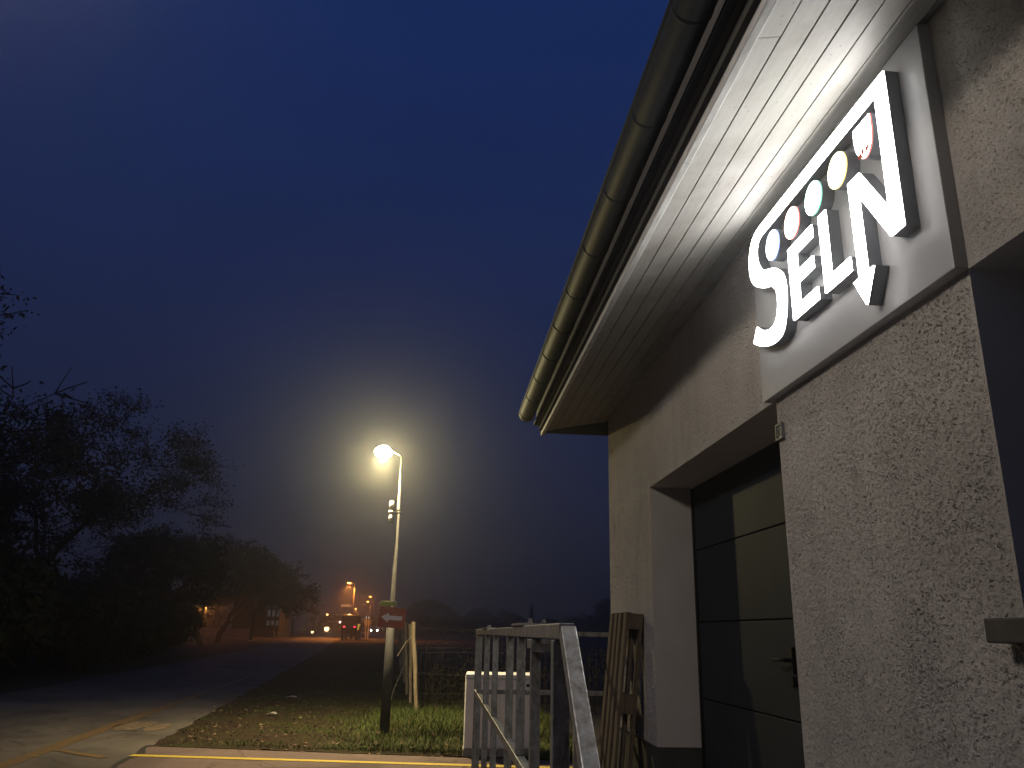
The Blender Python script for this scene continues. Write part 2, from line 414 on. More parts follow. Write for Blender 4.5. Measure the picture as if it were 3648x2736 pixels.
for y0, y1 in ((YB, DY0), (DY1, YF)): b.quad((WX+.012, y0, 0), (WX+.012, y1, 0), (WX+.012, y1, .82), (WX+.012, y0, .82))
b.quad((WX+.012, YF-.012, 0), (9.4, YF-.012, 0), (9.4, YF-.012, .82), (WX+.012, YF-.012, .82))
b.quad((WX, YB, .82), (WX+.012, YB, .82), (WX+.012, DY0, .82), (WX, DY0, .82)); b.quad((WX, DY1, .82), (WX+.012, DY1, .82), (WX+.012, YF, .82), (WX, YF, .82))
b.quad((WX+.012, DY1, ZP), (2.05, DY1, ZP), (2.05, DY1, .82), (WX+.012, DY1, .82)); b.quad((WX+.012, DY0, ZP), (2.05, DY0, ZP), (2.05, DY0, .82), (WX+.012, DY0, .82))
b.build('plinth', M['plinth'], house, fix=False)
b = MB()   # reveals of door and window
for y in (DY0, DY1): b.quad((WX, y, .82), (2.05, y, .82), (2.05, y, DZ), (WX, y, DZ))
b.quad((WX, DY0, DZ), (2.05, DY0, DZ), (2.05, DY1, DZ), (WX, DY1, DZ))
b.build('reveal', M['smooth_plaster'], house, fix=False)
b = MB()
for y in (WY0, WY1): b.quad((WX, y, WZ0), (1.95, y, WZ0), (1.95, y, WZ1), (WX, y, WZ1))
b.quad((WX, WY0, WZ1), (1.95, WY0, WZ1), (1.95, WY1, WZ1), (WX, WY1, WZ1)); b.quad((WX, WY0, WZ0), (1.95, WY0, WZ0), (1.95, WY1, WZ0), (WX, WY1, WZ0))
b.build('window_reveal', mottled('lightened recess plaster', (.68, .69, .70), (.73, .74, .75), 3, .9, bmp=.002, bscale=90, spec=.2), house, fix=False)  # plaster colour raised to lift the shaded window recess
# window, sill
wf = MB()
for a in (WY0, WY1-.06, (WY0+WY1)/2-.035): wf.box(1.90, 1.945, a+.001, a+.061, WZ0+.03, WZ1-.002)
for z in (WZ0+.031, WZ1-.065): wf.box(1.902, 1.943, WY0+.002, WY1-.002, z, z+.06)
wfo = wf.build('window', M['frame_dark'], house)
MB().box(1.918, 1.926, WY0+.05, WY1-.05, WZ0+.08, WZ1-.05).build('pane', M['glass'], wfo)
wfo.name = 'window'
MB().box(1.575, 1.90, WY0-.08, 2.30, 1.603, WZ0+.004+.008).build('window_sill', mottled('shade darkened sill', (.035, .03, .026), (.055, .048, .042), 8, .8, bmp=.002), house, bevel=.006)  # shade on the sill put into its dark colour

# sectional garage door: every panel its own piece
door = MB().box(2.03, 2.06, DY0-.05, DY1+.05, ZP, DZ+.1).build('garage_door', M['door'], house)
seams = [ZP+.01, .62, 1.165, 1.714, 2.257, 2.80]
for z0, z1 in zip(seams, seams[1:]):
    MB().box(2.0, 2.028, DY0-.03, DY1-.03, z0+.004, z1-.004).build('panel', M['door'], door, bevel=.004)
hb = MB().box(1.975, 1.999, 4.575, 4.62, 1.42, 1.56).tube([(1.975, 4.598, 1.49), (1.935, 4.598, 1.49), (1.93, 4.62, 1.49), (1.93, 4.73, 1.488)], .011, 8)
hb.build('handle', M['black_metal'], door)
MB().tube([(1.999, 4.588, 1.375), (1.965, 4.588, 1.375)], .028, 12).build('lock', M['black_metal'], door)
MB().box(1.985, 2.03, DY1-.028, DY1-.002, ZP, DZ-.005).build('side_rail', M['black_metal'], door)

# eave boards, each board a part
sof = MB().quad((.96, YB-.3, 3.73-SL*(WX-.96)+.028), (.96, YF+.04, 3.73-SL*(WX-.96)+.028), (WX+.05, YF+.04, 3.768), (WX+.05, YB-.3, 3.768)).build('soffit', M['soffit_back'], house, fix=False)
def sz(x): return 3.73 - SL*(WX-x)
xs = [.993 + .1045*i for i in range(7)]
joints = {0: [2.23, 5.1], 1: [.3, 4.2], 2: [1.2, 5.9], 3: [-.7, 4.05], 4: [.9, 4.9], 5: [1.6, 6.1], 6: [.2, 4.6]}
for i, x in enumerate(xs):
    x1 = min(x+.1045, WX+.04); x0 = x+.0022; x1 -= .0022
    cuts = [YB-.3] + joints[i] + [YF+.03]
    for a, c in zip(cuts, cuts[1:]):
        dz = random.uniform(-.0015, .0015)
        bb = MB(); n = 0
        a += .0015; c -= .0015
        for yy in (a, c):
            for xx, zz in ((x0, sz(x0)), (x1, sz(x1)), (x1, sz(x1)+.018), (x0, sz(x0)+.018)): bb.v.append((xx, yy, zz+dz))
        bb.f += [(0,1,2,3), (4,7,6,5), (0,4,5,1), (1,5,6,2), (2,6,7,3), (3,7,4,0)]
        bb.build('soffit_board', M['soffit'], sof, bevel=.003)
tr = [YB-.3, 1.95, 2.95, 5.2, YF+.06]
for a, c in zip(tr, tr[1:]): MB().box(.955, .990, a+.002, c-.002, 3.555, 3.602).build('edge_strip', M['trim'], house, bevel=.004)
MB().box(.905, .930, YB-.3, YF+.03, 3.648, 3.86).build('fascia_board', M['fascia'], house, bevel=.003)
MB().box(.932, .953, YB-.3, YF+.02, 3.60, 3.80).build('fascia_lower', M['soffit_back'], house)
MB().box(.875, .904, YB-.3, YF+.03, 3.655, 3.675).build('drip_strip', M['gutter'], house)
MB().box(.96, WX+.05, YF+.03, YF+.06, 3.585, 3.80).build('barge_board', M['fascia'], house)
# half round gutter with bead, brackets and end cap
def half_ring(r, y0, y1, th, k=14, segs=1):
    b = MB(); ys = [y0+(y1-y0)*i/segs for i in range(segs+1)]
    cx, cz = .800, 3.762
    for y in ys:
        for rr in (r, r-th):
            for j in range(k+1):
                t = math.pi + math.pi*j/k; b.v.append((cx+rr*math.cos(t), y, cz+rr*math.sin(t)))
    m_ = 2*(k+1)
    for i in range(segs):
        for o_ in (0, k+1):
            for j in range(k): q = i*m_+o_+j; b.f.append((q, q+1, q+1+m_, q+m_))
    for i in (0, segs):
        for j in range(k): q = i*m_+j; b.f.append((q, q+1, q+k+2, q+k+1))
    return b
gut = half_ring(.078, YB-.3, YF+.02, .003).build('gutter', M['gutter'], house, smooth=True)
MB().tube([(.722, YB-.3, 3.766), (.722, YF+.02, 3.766)], .009, 8).build('bead', M['gutter'], gut, smooth=True)
for i in range(17):
    y = 7.86 - i*.62
    half_ring(.0805, y-.011, y+.011, .003).build('bracket', M['gutter'], gut, smooth=True)
bb = half_ring(.078, YF+.021, YF+.024, .077); bb.build('end_cap', M['gutter'], gut)
b = MB()
def rz(x): return 3.86 + .2*(x-.80)
for (xa, za, xb, zb) in ((.80, 3.86, 5.5, rz(5.5)), (5.5, rz(5.5), 10.2, 3.86)):
    n = len(b.v)
    for y in (YB-.35, YF+.08):
        b.v += [(xa, y, za), (xb, y, zb), (xb, y, zb+.09), (xa, y, za+.09)]
    b.f += [(n,n+1,n+2,n+3), (n+4,n+7,n+6,n+5), (n,n+4,n+5,n+1), (n+1,n+5,n+6,n+2), (n+2,n+6,n+7,n+3), (n+3,n+7,n+4,n)]
b.build('roof', M['roof'], house)

# ------------------------------------------------------------------ loading platform with steps
pf = MB().box(.27, WX+.4, 2.0, YF-.05, -.02, ZP)
struct(pf.build('loading_platform', M['concrete'], bevel=.01))
struct(MB().box(.30, WX+.01, 1.68, 1.998, -.02, .19).build('platform_step', M['concrete'], bevel=.01))

# ------------------------------------------------------------------ illuminated sign
def catmull(P, per=5):
    out = []
    for i in range(len(P)-1):
        p0 = P[max(i-1, 0)]; p1 = P[i]; p2 = P[i+1]; p3 = P[min(i+2, len(P)-1)]
        for k in range(per):
            t = k/per
            out.append(tuple(.5*((2*p1[d]) + (-p0[d]+p2[d])*t + (2*p0[d]-5*p1[d]+4*p2[d]-p3[d])*t*t + (-p0[d]+3*p1[d]-3*p2[d]+p3[d])*t**3) for d in (0, 1)))
    out.append(P[-1]); return out
S_right = [(3.742,3.047),(3.667,3.007),(3.566,2.972),(3.466,2.960),(3.390,2.979),(3.347,3.037),(3.324,3.112),(3.319,3.185),(3.335,3.245),(3.376,3.290),(3.430,3.326),(3.495,3.351),(3.555,3.373),(3.597,3.413),(3.621,3.461),(3.622,3.510),(3.600,3.548),(3.551,3.564),(3.478,3.563)]
run_mid = [(2.437,3.562),(2.438,3.095),(2.601,3.338),(2.690,3.339),(2.685,2.930),(2.729,2.929),(2.654,2.805),(2.576,2.933),(2.619,2.930),(2.623,3.248),(2.447,2.983),(2.361,2.983),(2.362,3.622)]
S_left = [(3.446,3.622),(3.542,3.622),(3.618,3.615),(3.675,3.588),(3.714,3.534),(3.729,3.466),(3.721,3.408),(3.691,3.357),(3.635,3.314),(3.556,3.276),(3.496,3.257),(3.454,3.233),(3.425,3.198),(3.420,3.143),(3.437,3.087),(3.470,3.055),(3.521,3.046),(3.585,3.060),(3.640,3.085),(3.684,3.117)]
ribbon_SN = catmull(S_right) + run_mid + catmull(S_left)
LE = [(3.268,3.339),(3.018,3.339),(3.018,3.281),(3.183,3.281),(3.183,3.197),(3.032,3.197),(3.032,3.139),(3.185,3.139),(3.185,3.043),(3.014,3.043),(3.014,2.985),(3.268,2.985)]
LL = [(2.954,3.339),(2.887,3.339),(2.887,3.043),(2.733,3.043),(2.733,2.983),(2.954,2.983)]
SH = [(2.479,3.524),(2.606,3.526)] + catmull([(2.606,3.526),(2.607,3.464),(2.594,3.412),(2.566,3.376),(2.540,3.366),(2.514,3.374),(2.490,3.405),(2.479,3.455),(2.479,3.524)], 4)[1:-1]
def inset(pts, d):
    n = len(pts); area = sum(pts[i][0]*pts[(i+1) % n][1]-pts[(i+1) % n][0]*pts[i][1] for i in range(n)); sg = 1 if area > 0 else -1
    out = []
    for i in range(n):
        p0 = Vector(pts[i-1]); p1 = Vector(pts[i]); p2 = Vector(pts[(i+1) % n])
        e1 = (p1-p0); e2 = (p2-p1)
        if e1.length < 1e-6 or e2.length < 1e-6: out.append(tuple(p1)); continue
        e1.normalize(); e2.normalize()
        n1 = Vector((-e1.y, e1.x))*sg; n2 = Vector((-e2.y, e2.x))*sg; m_ = (n1+n2)
        if m_.length < .2: out.append(tuple(p1+n1*d)); continue
        m_.normalize(); c = max(.35, m_.dot(n1)); out.append(tuple(p1+m_*(d/c)))
    return out
XB, XF = 1.602, 1.540
sign = thing('illuminated_sign', 'glowing white letters SELN with coloured dots on a white board under the eaves', 'sign', (1.6, 3.02, 3.2))
bd = MB()
bd.v += [(1.602, 2.222, 2.757), (1.602, 3.822, 2.757), (1.602, 3.822, 3.716), (1.602, 2.222, 3.716), (1.652, 2.222, 2.757), (1.652, 3.822, 2.757), (1.652, 3.822, 3.723), (1.652, 2.222, 3.723)]
bd.f += [(0,1,2,3), (4,7,6,5), (0,4,5,1), (1,5,6,2), (2,6,7,3), (3,7,4,0)]
bd.build('board', M['board'], sign, bevel=.003)
def letter(name, pts, face_mat, rim=None, label=None):
    r = MB().prism_yz(pts, XB, XF+.007, cap0=True, cap1=False).build(name, M['return'], sign)
    if label: r['label'] = label
    inner = inset(pts, .0012)
    if rim is None:
        MB().prism_yz(inner, XF+.008, XF, True, True).build('face', face_mat, r)
    else:
        MB().prism_yz(inner, XF+.008, XF+.001, True, False).build('edge', rim, r)
        MB().prism_yz(inset(pts, .0025), XF+.001, XF-.001, False, True).build('face', face_mat, r)
    return r
letter('letter', ribbon_SN, M['white_lit'], label='white S and N joined by a bar with an arrow foot')
letter('letter', LE, M['white_lit'], label='white letter E')
letter('letter', LL, M['white_lit'], label='white letter L')
for cy_, k, nm in ((3.425, 'blue', 'blue'), (3.201, 'red', 'red'), (2.978, 'green', 'green'), (2.757, 'yellow', 'yellow')):
    circ = [(cy_+.077*math.cos(2*math.pi*i/40), 3.446+.077*math.sin(2*math.pi*i/40)) for i in range(40)]
    letter('dot', circ, M['dot_'+k], M['rim_'+k], 'round dot with %s edge, overexposure put into its white face' % nm)
sh = letter('shield', SH, M['white_lit'], M['rim_red'], 'small shield with red edge and dark red leaves')
for pts in ([(2.541,3.403),(2.549,3.404),(2.556,3.400),(2.558,3.393),(2.549,3.381)], [(2.520,3.397),(2.528,3.400),(2.536,3.396),(2.544,3.377),(2.522,3.388)], [(2.560,3.395),(2.568,3.397),(2.575,3.392),(2.576,3.386),(2.551,3.376)]):
    MB().prism_yz([(2.544+(a_-2.546)*1.45, 3.3935+(b_-3.390)*1.45) for a_, b_ in pts], XF-.0005, XF-.003, True, True).build('leaf', M['petal'], sh)

# ------------------------------------------------------------------ house number
hn = thing('house_number', 'small framed house number plate 21 beside the top of the dark door', 'number plate', (1.645, 3.75, 2.585))
pl = MB()
for y0, y1, z0, z1 in ((3.700, 3.709, 2.545, 2.625), (3.765, 3.774, 2.545, 2.625), (3.709, 3.765, 2.545, 2.554), (3.709, 3.765, 2.616, 2.625)): pl.box(1.632, 1.655, y0, y1, z0, z1)
pl.build('frame', M['grey_metal'], hn)
MB().box(1.638, 1.655, 3.7092, 3.7648, 2.5542, 2.6158).build('plate', M['black_metal'], hn)
def text_mesh(txt, size, matl, loc, parent, ext=.001, name='digits'):
    cu = bpy.data.curves.new('t', 'FONT'); cu.body = txt; cu.size = size; cu.extrude = ext; cu.align_x = 'CENTER'; cu.align_y = 'CENTER'
    to = bpy.data.objects.new('t', cu); COL.objects.link(to); dg = bpy.context.evaluated_depsgraph_get(); dg.update()
    me = bpy.data.meshes.new_from_object(to.evaluated_get(dg)); bpy.data.objects.remove(to)
    mw = Matrix(((0, 0, -1, loc[0]), (-1, 0, 0, loc[1]), (0, 1, 0, loc[2]), (0, 0, 0, 1)))
    me.transform(mw); me.name = name; me.materials.clear(); me.materials.append(matl)
    o = bpy.data.objects.new(name, me); COL.objects.link(o); o.parent = parent; o.matrix_parent_inverse = Matrix.Translation(-parent.location)
    return o
text_mesh('21', .058, mat('grey digits', (.22, .21, .19), .6), (1.636, 3.737, 2.585), hn)

# ------------------------------------------------------------------ railing of the platform
rail = thing('steel_railing', 'galvanised steel railing with flat bars along the edge of the loading platform', 'railing', (.36, 5, ZP))
RX = .364
MB().bar((RX, 2.37, 1.609), (RX, 3.885, 1.609), .045, .045).build('top_rail', M['galv'], rail, bevel=.004)
MB().bar((RX, 3.89, 1.607), (RX, 7.79, 1.607), .042, .042).build('top_rail', M['galv'], rail, bevel=.004)
MB().bar((RX, 2.52, 1.088), (RX, 7.79, 1.088), .04, .04).build('middle_rail', M['galv'], rail, bevel=.004)
for y, zb, wd in ((7.32, ZP, .04), (6.25, ZP, .04), (5.33, ZP, .036), (4.26, ZP, .036), (3.68, 1.11, .036), (3.145, ZP, .036)):
    zt = 1.584
    MB().box(RX-wd/2, RX+wd/2, y-.02, y+.02, zb, zt).build('post', M['galv'], rail, bevel=.003)
MB().box(RX-.025, RX+.025, 2.475, 2.525, ZP, 1.584).build('post', M['galv'], rail, bevel=.003)
MB().box(RX-.02, RX+.02, 7.77, 7.81, ZP, 1.584).build('post', M['galv'], rail, bevel=.003)
for y in (7.32, 6.25, 7.79): MB().box(RX-.05, RX+.05, y-.05, y+.05, ZP, ZP+.012).build('foot_plate', M['galv'], rail)
MB().bar((RX, 7.79, 1.607), (WX-.02, 7.79, 1.607), .042, .042).build('top_rail', M['galv'], rail, bevel=.004)
MB().bar((RX, 7.79, 1.088), (WX-.02, 7.79, 1.088), .04, .04).build('middle_rail', M['galv'], rail, bevel=.004)
MB().bar((RX, 2.355, 1.6095), (RX, 1.05, .42), .045, .042).build('stair_handrail', M['galv'], rail, bevel=.004)
MB().box(RX-.02, RX+.02, 1.06, 1.10, 0, .44).build('post', M['galv'], rail, bevel=.003)
MB().box(RX-.028, RX+.05, 3.40, 3.89, 1.633, 1.643).build('clamp_plate', M['galv'], rail)
MB().box(RX-.03, RX+.05, 6.05, 6.50, 1.630, 1.638).build('clamp_plate', M['galv'], rail)
MB().box(RX-.026, RX+.05, 3.06, 3.20, 1.548, 1.580).box(RX-.026, RX+.05, 3.055, 3.06, 1.535, 1.572).build('corner_bracket', M['galv'], rail, bevel=.002)
for y in (3.45, 3.0, 6.15, 6.4):
    zb = 1.643 if y > 3.4 and y < 4 else 1.638 if y > 6 else 1.632
    MB().tube([(RX+.012, y, zb), (RX+.012, y, zb+.018)], .007, 6).tube([(RX+.012, y, zb), (RX+.012, y, zb+.007)], .011, 6).build('bolt', M['galv'], rail)

# ------------------------------------------------------------------ pallet leaning at the corner
pal = thing('wooden_pallet', 'worn wooden pallet leaning upright on the wall at the far building corner', 'pallet', (1.5, 7.0, ZP))
lean = math.atan2(.15, 1.42)
def PL(u, v, h): # u along wall, v thickness from wall outwards, h along height
    return (1.648 - .15 + h*math.sin(lean) - v*math.cos(lean) - .002, 6.62+u, ZP + h*math.cos(lean) + v*math.sin(lean)*1.0)
def pbox(u0, u1, v0, v1, h0, h1):
    b = MB()
    for u in (u0, u1):
        b.v += [PL(u, v0, h0), PL(u, v1, h0), PL(u, v1, h1), PL(u, v0, h1)]
    b.f += [(0,1,2,3), (4,7,6,5), (0,4,5,1), (1,5,6,2), (2,6,7,3), (3,7,4,0)]
    return b
PH = 1.40; PT = .14
for u0, u1 in ((0, .10), (.20, .29), (.36, .45), (.54, .64)): pbox(u0, u1, PT-.022, PT, 0, PH).build('deck_board', M['wood'], pal, bevel=.003)
for u0, u1 in ((0, .10), (.27, .37), (.54, .64)): pbox(u0, u1, 0, .02, 0, PH).build('base_board', M['wood'], pal, bevel=.003)
for h0, h1 in ((0, .12), (.63, .78), (PH-.13, PH)):
    pbox(0, .64, PT-.044, PT-.0225, h0, h1).build('cross_board', M['wood'], pal, bevel=.002)
    for u0, u1 in ((0.004, .096), (.274, .366), (.544, .636)): pbox(u0, u1, .0205, PT-.0445, h0+.004, h1-.004).build('block', M['wood'], pal, bevel=.002)

# small white things behind the railing
wp = MB()
for i in range(4): wp.box(1.615+i*.022, 1.632+i*.022, 9.98, 10.0, .25, .86-.02*i)
wp.box(1.61, 1.70, 10.001, 10.012, .0, .84); tag(wp.build('corrugated_sheet', M['white_plastic']), 'narrow ribbed white panel standing behind the railing', 'panel')

# ------------------------------------------------------------------ street cabinet
cab = thing('street_cabinet', 'pale grey utility cabinet on a concrete base at the verge edge', 'cabinet', (.87, 11.8, 0))
x0, x1, y0, y1 = .405, 1.335, 11.70, 12.02
MB().box(x0, x1, y0, y1, .112, .995).build('body', M['cabinet'], cab, bevel=.008)
for a, c in ((x0+.004, (x0+x1)/2-.004), ((x0+x1)/2+.004, x1-.004)): MB().box(a, c, y0-.014, y0-.001, .135, .985).build('door', M['cabinet'], cab, bevel=.004)
cl = MB(); cl.v += [(x0-.006, y0-.02, 1.0), (x1+.006, y0-.02, 1.0), (x1+.006, y1+.01, 1.0), (x0-.006, y1+.01, 1.0), (x0-.006, y0-.02, 1.05), (x1+.006, y0-.02, 1.05), (x1-.02, y1-.02, 1.075), (x0+.02, y1-.02, 1.075)]
cl.f += [(0,3,2,1),(4,5,6,7),(0,1,5,4),(1,2,6,5),(2,3,7,6),(3,0,4,7)]; cl.build('lid', M['cabinet'], cab, bevel=.008)
MB().box(x0-.01, x1+.01, y0-.01, y1+.02, -.01, .108).build('base', M['concrete'], cab, bevel=.006)
MB().box(x1-.10, x1-.03, y0-.024, y0-.0145, .90, .935).build('latch', M['black_metal'], cab)

# ------------------------------------------------------------------ main street lamp
PX, PY = -.766, 13.49
lamp = thing('street_lamp', 'lit street lamp on a slim grey pole standing in the verge', 'street lamp', (PX, PY, 0))
MB().tube([(PX, PY, -.05), (PX, PY, 1.85)], [.078, .070], 14).build('pole', M['pole'], lamp, smooth=True)
MB().tube([(PX, PY, 1.85), (PX, PY, 1.89), (PX, PY, 4.42)], [.068, .040, .019], 12).build('upper_pole', mottled('darkened pole top', (.030, .030, .030), (.045, .045, .044), 5, .8, spec=.15), lamp, smooth=True)  # darker copy of the pole paint to offset the close lamp light
MB().tube([(PX, PY, 4.41), (PX-.03, PY, 4.46), (PX-.20, PY, 4.52)], .02, 8).build('arm', M['pole'], lamp, smooth=True)
lh = MB().box(PX-.46, PX-.17, PY-.07, PY+.07, 4.525, 4.565).build('lamp_head', M['grey_metal'], lamp, bevel=.012)
MB().sphere((PX-.315, PY, 4.495), .15, 16, 10, (1.0, 1.0, .72)).build('lens', glow('lit glare ball', (1, .86, .45), 130), lh, smooth=True)  # lens swollen to a ball so its shape carries the glare
def point(name, loc, watts, col, r=.06, parent=None):
    d = bpy.data.lights.new(name, 'POINT'); d.energy = watts; d.color = col; d.shadow_soft_size = r
    o = bpy.data.objects.new(name, d); COL.objects.link(o); o.location = loc
    if parent: o.parent = parent; o.matrix_parent_inverse = Matrix.Translation(-parent.location)
    return o
point('lens_glare', (PX-.315, PY, 4.335), GLARE_W, (1, .84, .40), .05, lamp)
def spot(name, loc, watts, col, cone, blend, parent):
    d = bpy.data.lights.new(name, 'SPOT'); d.energy = watts; d.color = col; d.spot_size = R(cone); d.spot_blend = blend; d.shadow_soft_size = .06
    o = bpy.data.objects.new(name, d); COL.objects.link(o); o.location = loc; o.parent = parent; o.matrix_parent_inverse = Matrix.Translation(-parent.location); return o
spot('lamp_light', (PX-.315, PY, 4.33), LAMP_W, (1, .74, .40), 146, .85, lamp)
# lamp added out of view, left of the viewer, to light the near wall
bx_, by_ = -2.65, 2.35
back = thing('added_lamp', 'slim grey post lamp added out of view, just left of the viewer, to light the near wall', 'lamp', (bx_, by_, 0))
MB().tube([(bx_, by_, -.05), (bx_, by_, 4.56)], [.05, .035], 12).build('pole', M['pole'], back, smooth=True)
MB().tube([(bx_, by_, 4.54), (bx_+.1, by_, 4.66), (bx_+.45, by_, 4.70)], .02, 8).build('arm', M['pole'], back, smooth=True)
bh = MB().box(bx_+.42, bx_+.86, by_-.11, by_+.11, 4.69, 4.74).build('lamp_head', M['grey_metal'], back, bevel=.012)
MB().sphere((bx_+.65, by_, 4.685), .08, 12, 6, (1.5, 1, .4)).build('lens', glow('lit added lamp lens', (1, .90, .78), 25), bh, smooth=True)
point('lamp_light', (bx_+.65, by_, 4.55), ADDED_LAMP_W, (1, .895, .79), .32, back)

an = thing('antenna', 'white two part radio antenna clamped to the lamp pole', 'antenna', (PX, PY, 3.5))
ax = PX-.115
MB().tube([(ax, PY-.02, 3.50), (ax, PY-.02, 3.665)], .038, 12).tube([(ax, PY-.02, 3.665), (ax, PY-.02, 3.672)], .042, 12).build('upper_radome', M['white_plastic'], an, smooth=True)
MB().tube([(ax, PY-.02, 3.455), (ax, PY-.02, 3.50)], .050, 12).build('collar', M['white_plastic'], an, smooth=True)
MB().tube([(ax, PY-.02, 3.29), (ax, PY-.02, 3.455)], .040, 12).build('lower_radome', M['white_plastic'], an, smooth=True)
MB().box(ax+.045, PX-.03, PY-.03, PY+.01, 3.462, 3.492).box(PX-.045, PX+.06, PY-.06, PY-.035, 3.455, 3.475).box(PX-.045, PX+.06, PY-.06, PY-.035, 3.50, 3.52).build('clamp', M['grey_metal'], an)

def sheet_xz(name, pts, y0, y1, m, parent):
    b = MB(); n = len(pts); tri = tessellate_polygon([[Vector((x, z, 0)) for x, z in pts]])
    b.v = [(x, y0, z) for x, z in pts] + [(x, y1, z) for x, z in pts]
    b.f = [t for t in tri] + [(a+n, c+n, d+n) for a, c, d in tri] + [(i, (i+1) % n, n+(i+1) % n, n+i) for i in range(n)]
    return b.build(name, m, parent)
rs = thing('arrow_sign', 'dark red square sign with a white arrow pointing left on the lamp pole', 'sign', (PX, PY, 1.8))
YS_ = PY-.082
def px2w(x, y): # sign-face pixels of the close-up to metres on the pole plane
    sx_ = 1330+x/13.83; sy_ = 2120+y/13.83
    return (-.941+(sx_-1358)*.004683, 1.947-(sy_-2165)*.0047)
sheet_xz('panel', [px2w(*p) for p in ((370, 545), (1600, 660), (1530, 1560), (280, 1480))], YS_-.004, YS_, M['red_sign'], rs)
sheet_xz('arrow', [px2w(*p) for p in ((430, 1030), (790, 840), (790, 965), (1420, 1000), (1400, 1190), (770, 1165), (745, 1285))], YS_-.0065, YS_-.0045, M['white_sign'], rs)
for p in (((980, 875), (1210, 895), (1205, 945), (975, 920)), ((960, 1205), (1175, 1215), (1165, 1275), (955, 1245))):
    sheet_xz('small_print', [px2w(*q) for q in p], YS_-.0058, YS_-.0045, M['faint_print'], rs)
for q in ((955, 700), (1030, 580), (700, 1420)):
    x_, z_ = px2w(*q); MB().tube([(x_, YS_-.012, z_), (x_, YS_-.0042, z_)], .009, 8).build('bolt', M['white_plastic'], rs)
MB().box(PX-.085, PX+.085, YS_+.001, PY-.060, 1.76, 1.80).build('bracket', M['grey_metal'], rs)
gs = thing('pointed_sign', 'small green arrow shaped direction sign above the red sign', 'sign', (PX, PY, 2.05))
outer = [px2w(*p) for p in ((250, 465), (405, 300), (1125, 320), (1120, 540), (330, 535))]
sheet_xz('border', outer, YS_-.003, YS_+.001, M['white_sign'], gs)
sheet_xz('face', [px2w(*p) for p in ((275, 468), (412, 332), (1085, 345), (1085, 540), (345, 527))], YS_-.0055, YS_-.0035, M['green_sign'], gs)
x_, z_ = px2w(1045, 385); MB().tube([(x_, YS_-.013, z_), (x_, YS_-.0058, z_)], .009, 8).build('bolt', M['white_plastic'], gs)
MB().box(PX-.07, PX+.07, YS_+.0015, PY-.050, 2.00, 2.03).build('bracket', M['grey_metal'], gs)

# ------------------------------------------------------------------ wire fence with split posts
fen = thing('wire_fence', 'old wire fence with leaning split wood corner posts behind the lamp pole', 'fence', (-.4, 17.6, 0))
def post(x, y, z, tx, ty, r):
    n = 7; pts = []; rr = []
    for i in range(n):
        t = i/(n-1); pts.append((x+(tx-x)*t+random.uniform(-.012, .012), y+(ty-y)*t, z*t-.05)); rr.append(r*random.uniform(.82, 1.12))
    return MB().tube(pts, rr, 7).build('post', M['post_wood'], fen)
post(-.36, 17.05, 1.83, -.53, 17.05, .040); post(-.55, 19.4, 1.80, -.66, 19.4, .040); post(-.74, 21.9, 1.88, -.87, 21.9, .042)
post(-.97, 27.0, 1.76, -1.18, 27.0, .075); post(-1.3, 32, 1.6, -1.5, 32, .06)
for k in range(1, 5): post(-.45+k*3.0, 17.1+.12*k, 1.62, -.45+k*3.0, 17.1+.12*k, .04)
for z in (.22, .44, .77, 1.21, 1.29, 1.66):
    pts = [(-.47+i*.75, 17.02+.03*i, z+.02*math.sin(i*1.7+z*9)-.015*(i % 4 == 2)) for i in range(17)]
    MB().tube(pts, .0028, 4).build('wire', M['wire'], fen)
mw = MB(); rnd = random.Random(6)
for i in range(44):
    x = -.36+i*.15; mw.tube([(x, 17.03+.02*(x+.4), .1), (x+rnd.uniform(-.02, .02), 17.03+.02*(x+.4), .7), (x+rnd.uniform(-.01, .01), 17.03+.02*(x+.4), 1.28)], .0018, 3, caps=False)
mo = mw.build('wire_mesh', M['wire'], fen, fix=False); stuff(mo)
for z in (.6, 1.2):
    MB().tube([(-.47, 17.0, z), (-.83, 21.9, z), (-1.12, 27, z)], .004, 4).build('wire', M['wire'], fen)
MB().tube([(-.5, 17.4, 1.5), (-.62, 16.2, 1.0), (-.76, 15.2, .55), (-.80, 14.2, .1)], .0035, 4).build('guy_wire', M['wire'], fen)
MB().tube([(-.52, 17.45, 1.52), (-.64, 17.2, 1.40), (-.80, 16.9, 1.12)], .006, 5).build('twig', M['post_wood'], fen)

# ------------------------------------------------------------------ vegetation
def leaf_mat(name, c0, c1):
    m = mat(name, c0, .75, 0, .25); g_ = N(m, 'ShaderNodeObjectInfo'); co = coords(m)
    f = nz(m, co, 2.2, 4, .7); L(m, ramp(m, f, [(.3, c0), (.7, c1)]), pr(m).inputs['Base Color']); return m
M['leaf'] = leaf_mat('autumn leaves', (.024, .028, .011), (.042, .042, .018))
M['leaf_dark'] = leaf_mat('dark evergreen leaves', (.010, .014, .006), (.020, .025, .010))
M['bark'] = mottled('dark bark', (.022, .018, .014), (.038, .032, .026), 8, .95)
M['grass'] = leaf_mat('wet grass', (.036, .060, .011), (.066, .095, .020))
M['dry_grass'] = leaf_mat('dry grass', (.10, .085, .035), (.15, .12, .06))
M['dead_leaf'] = leaf_mat('fallen leaves', (.12, .08, .04), (.26, .19, .11))

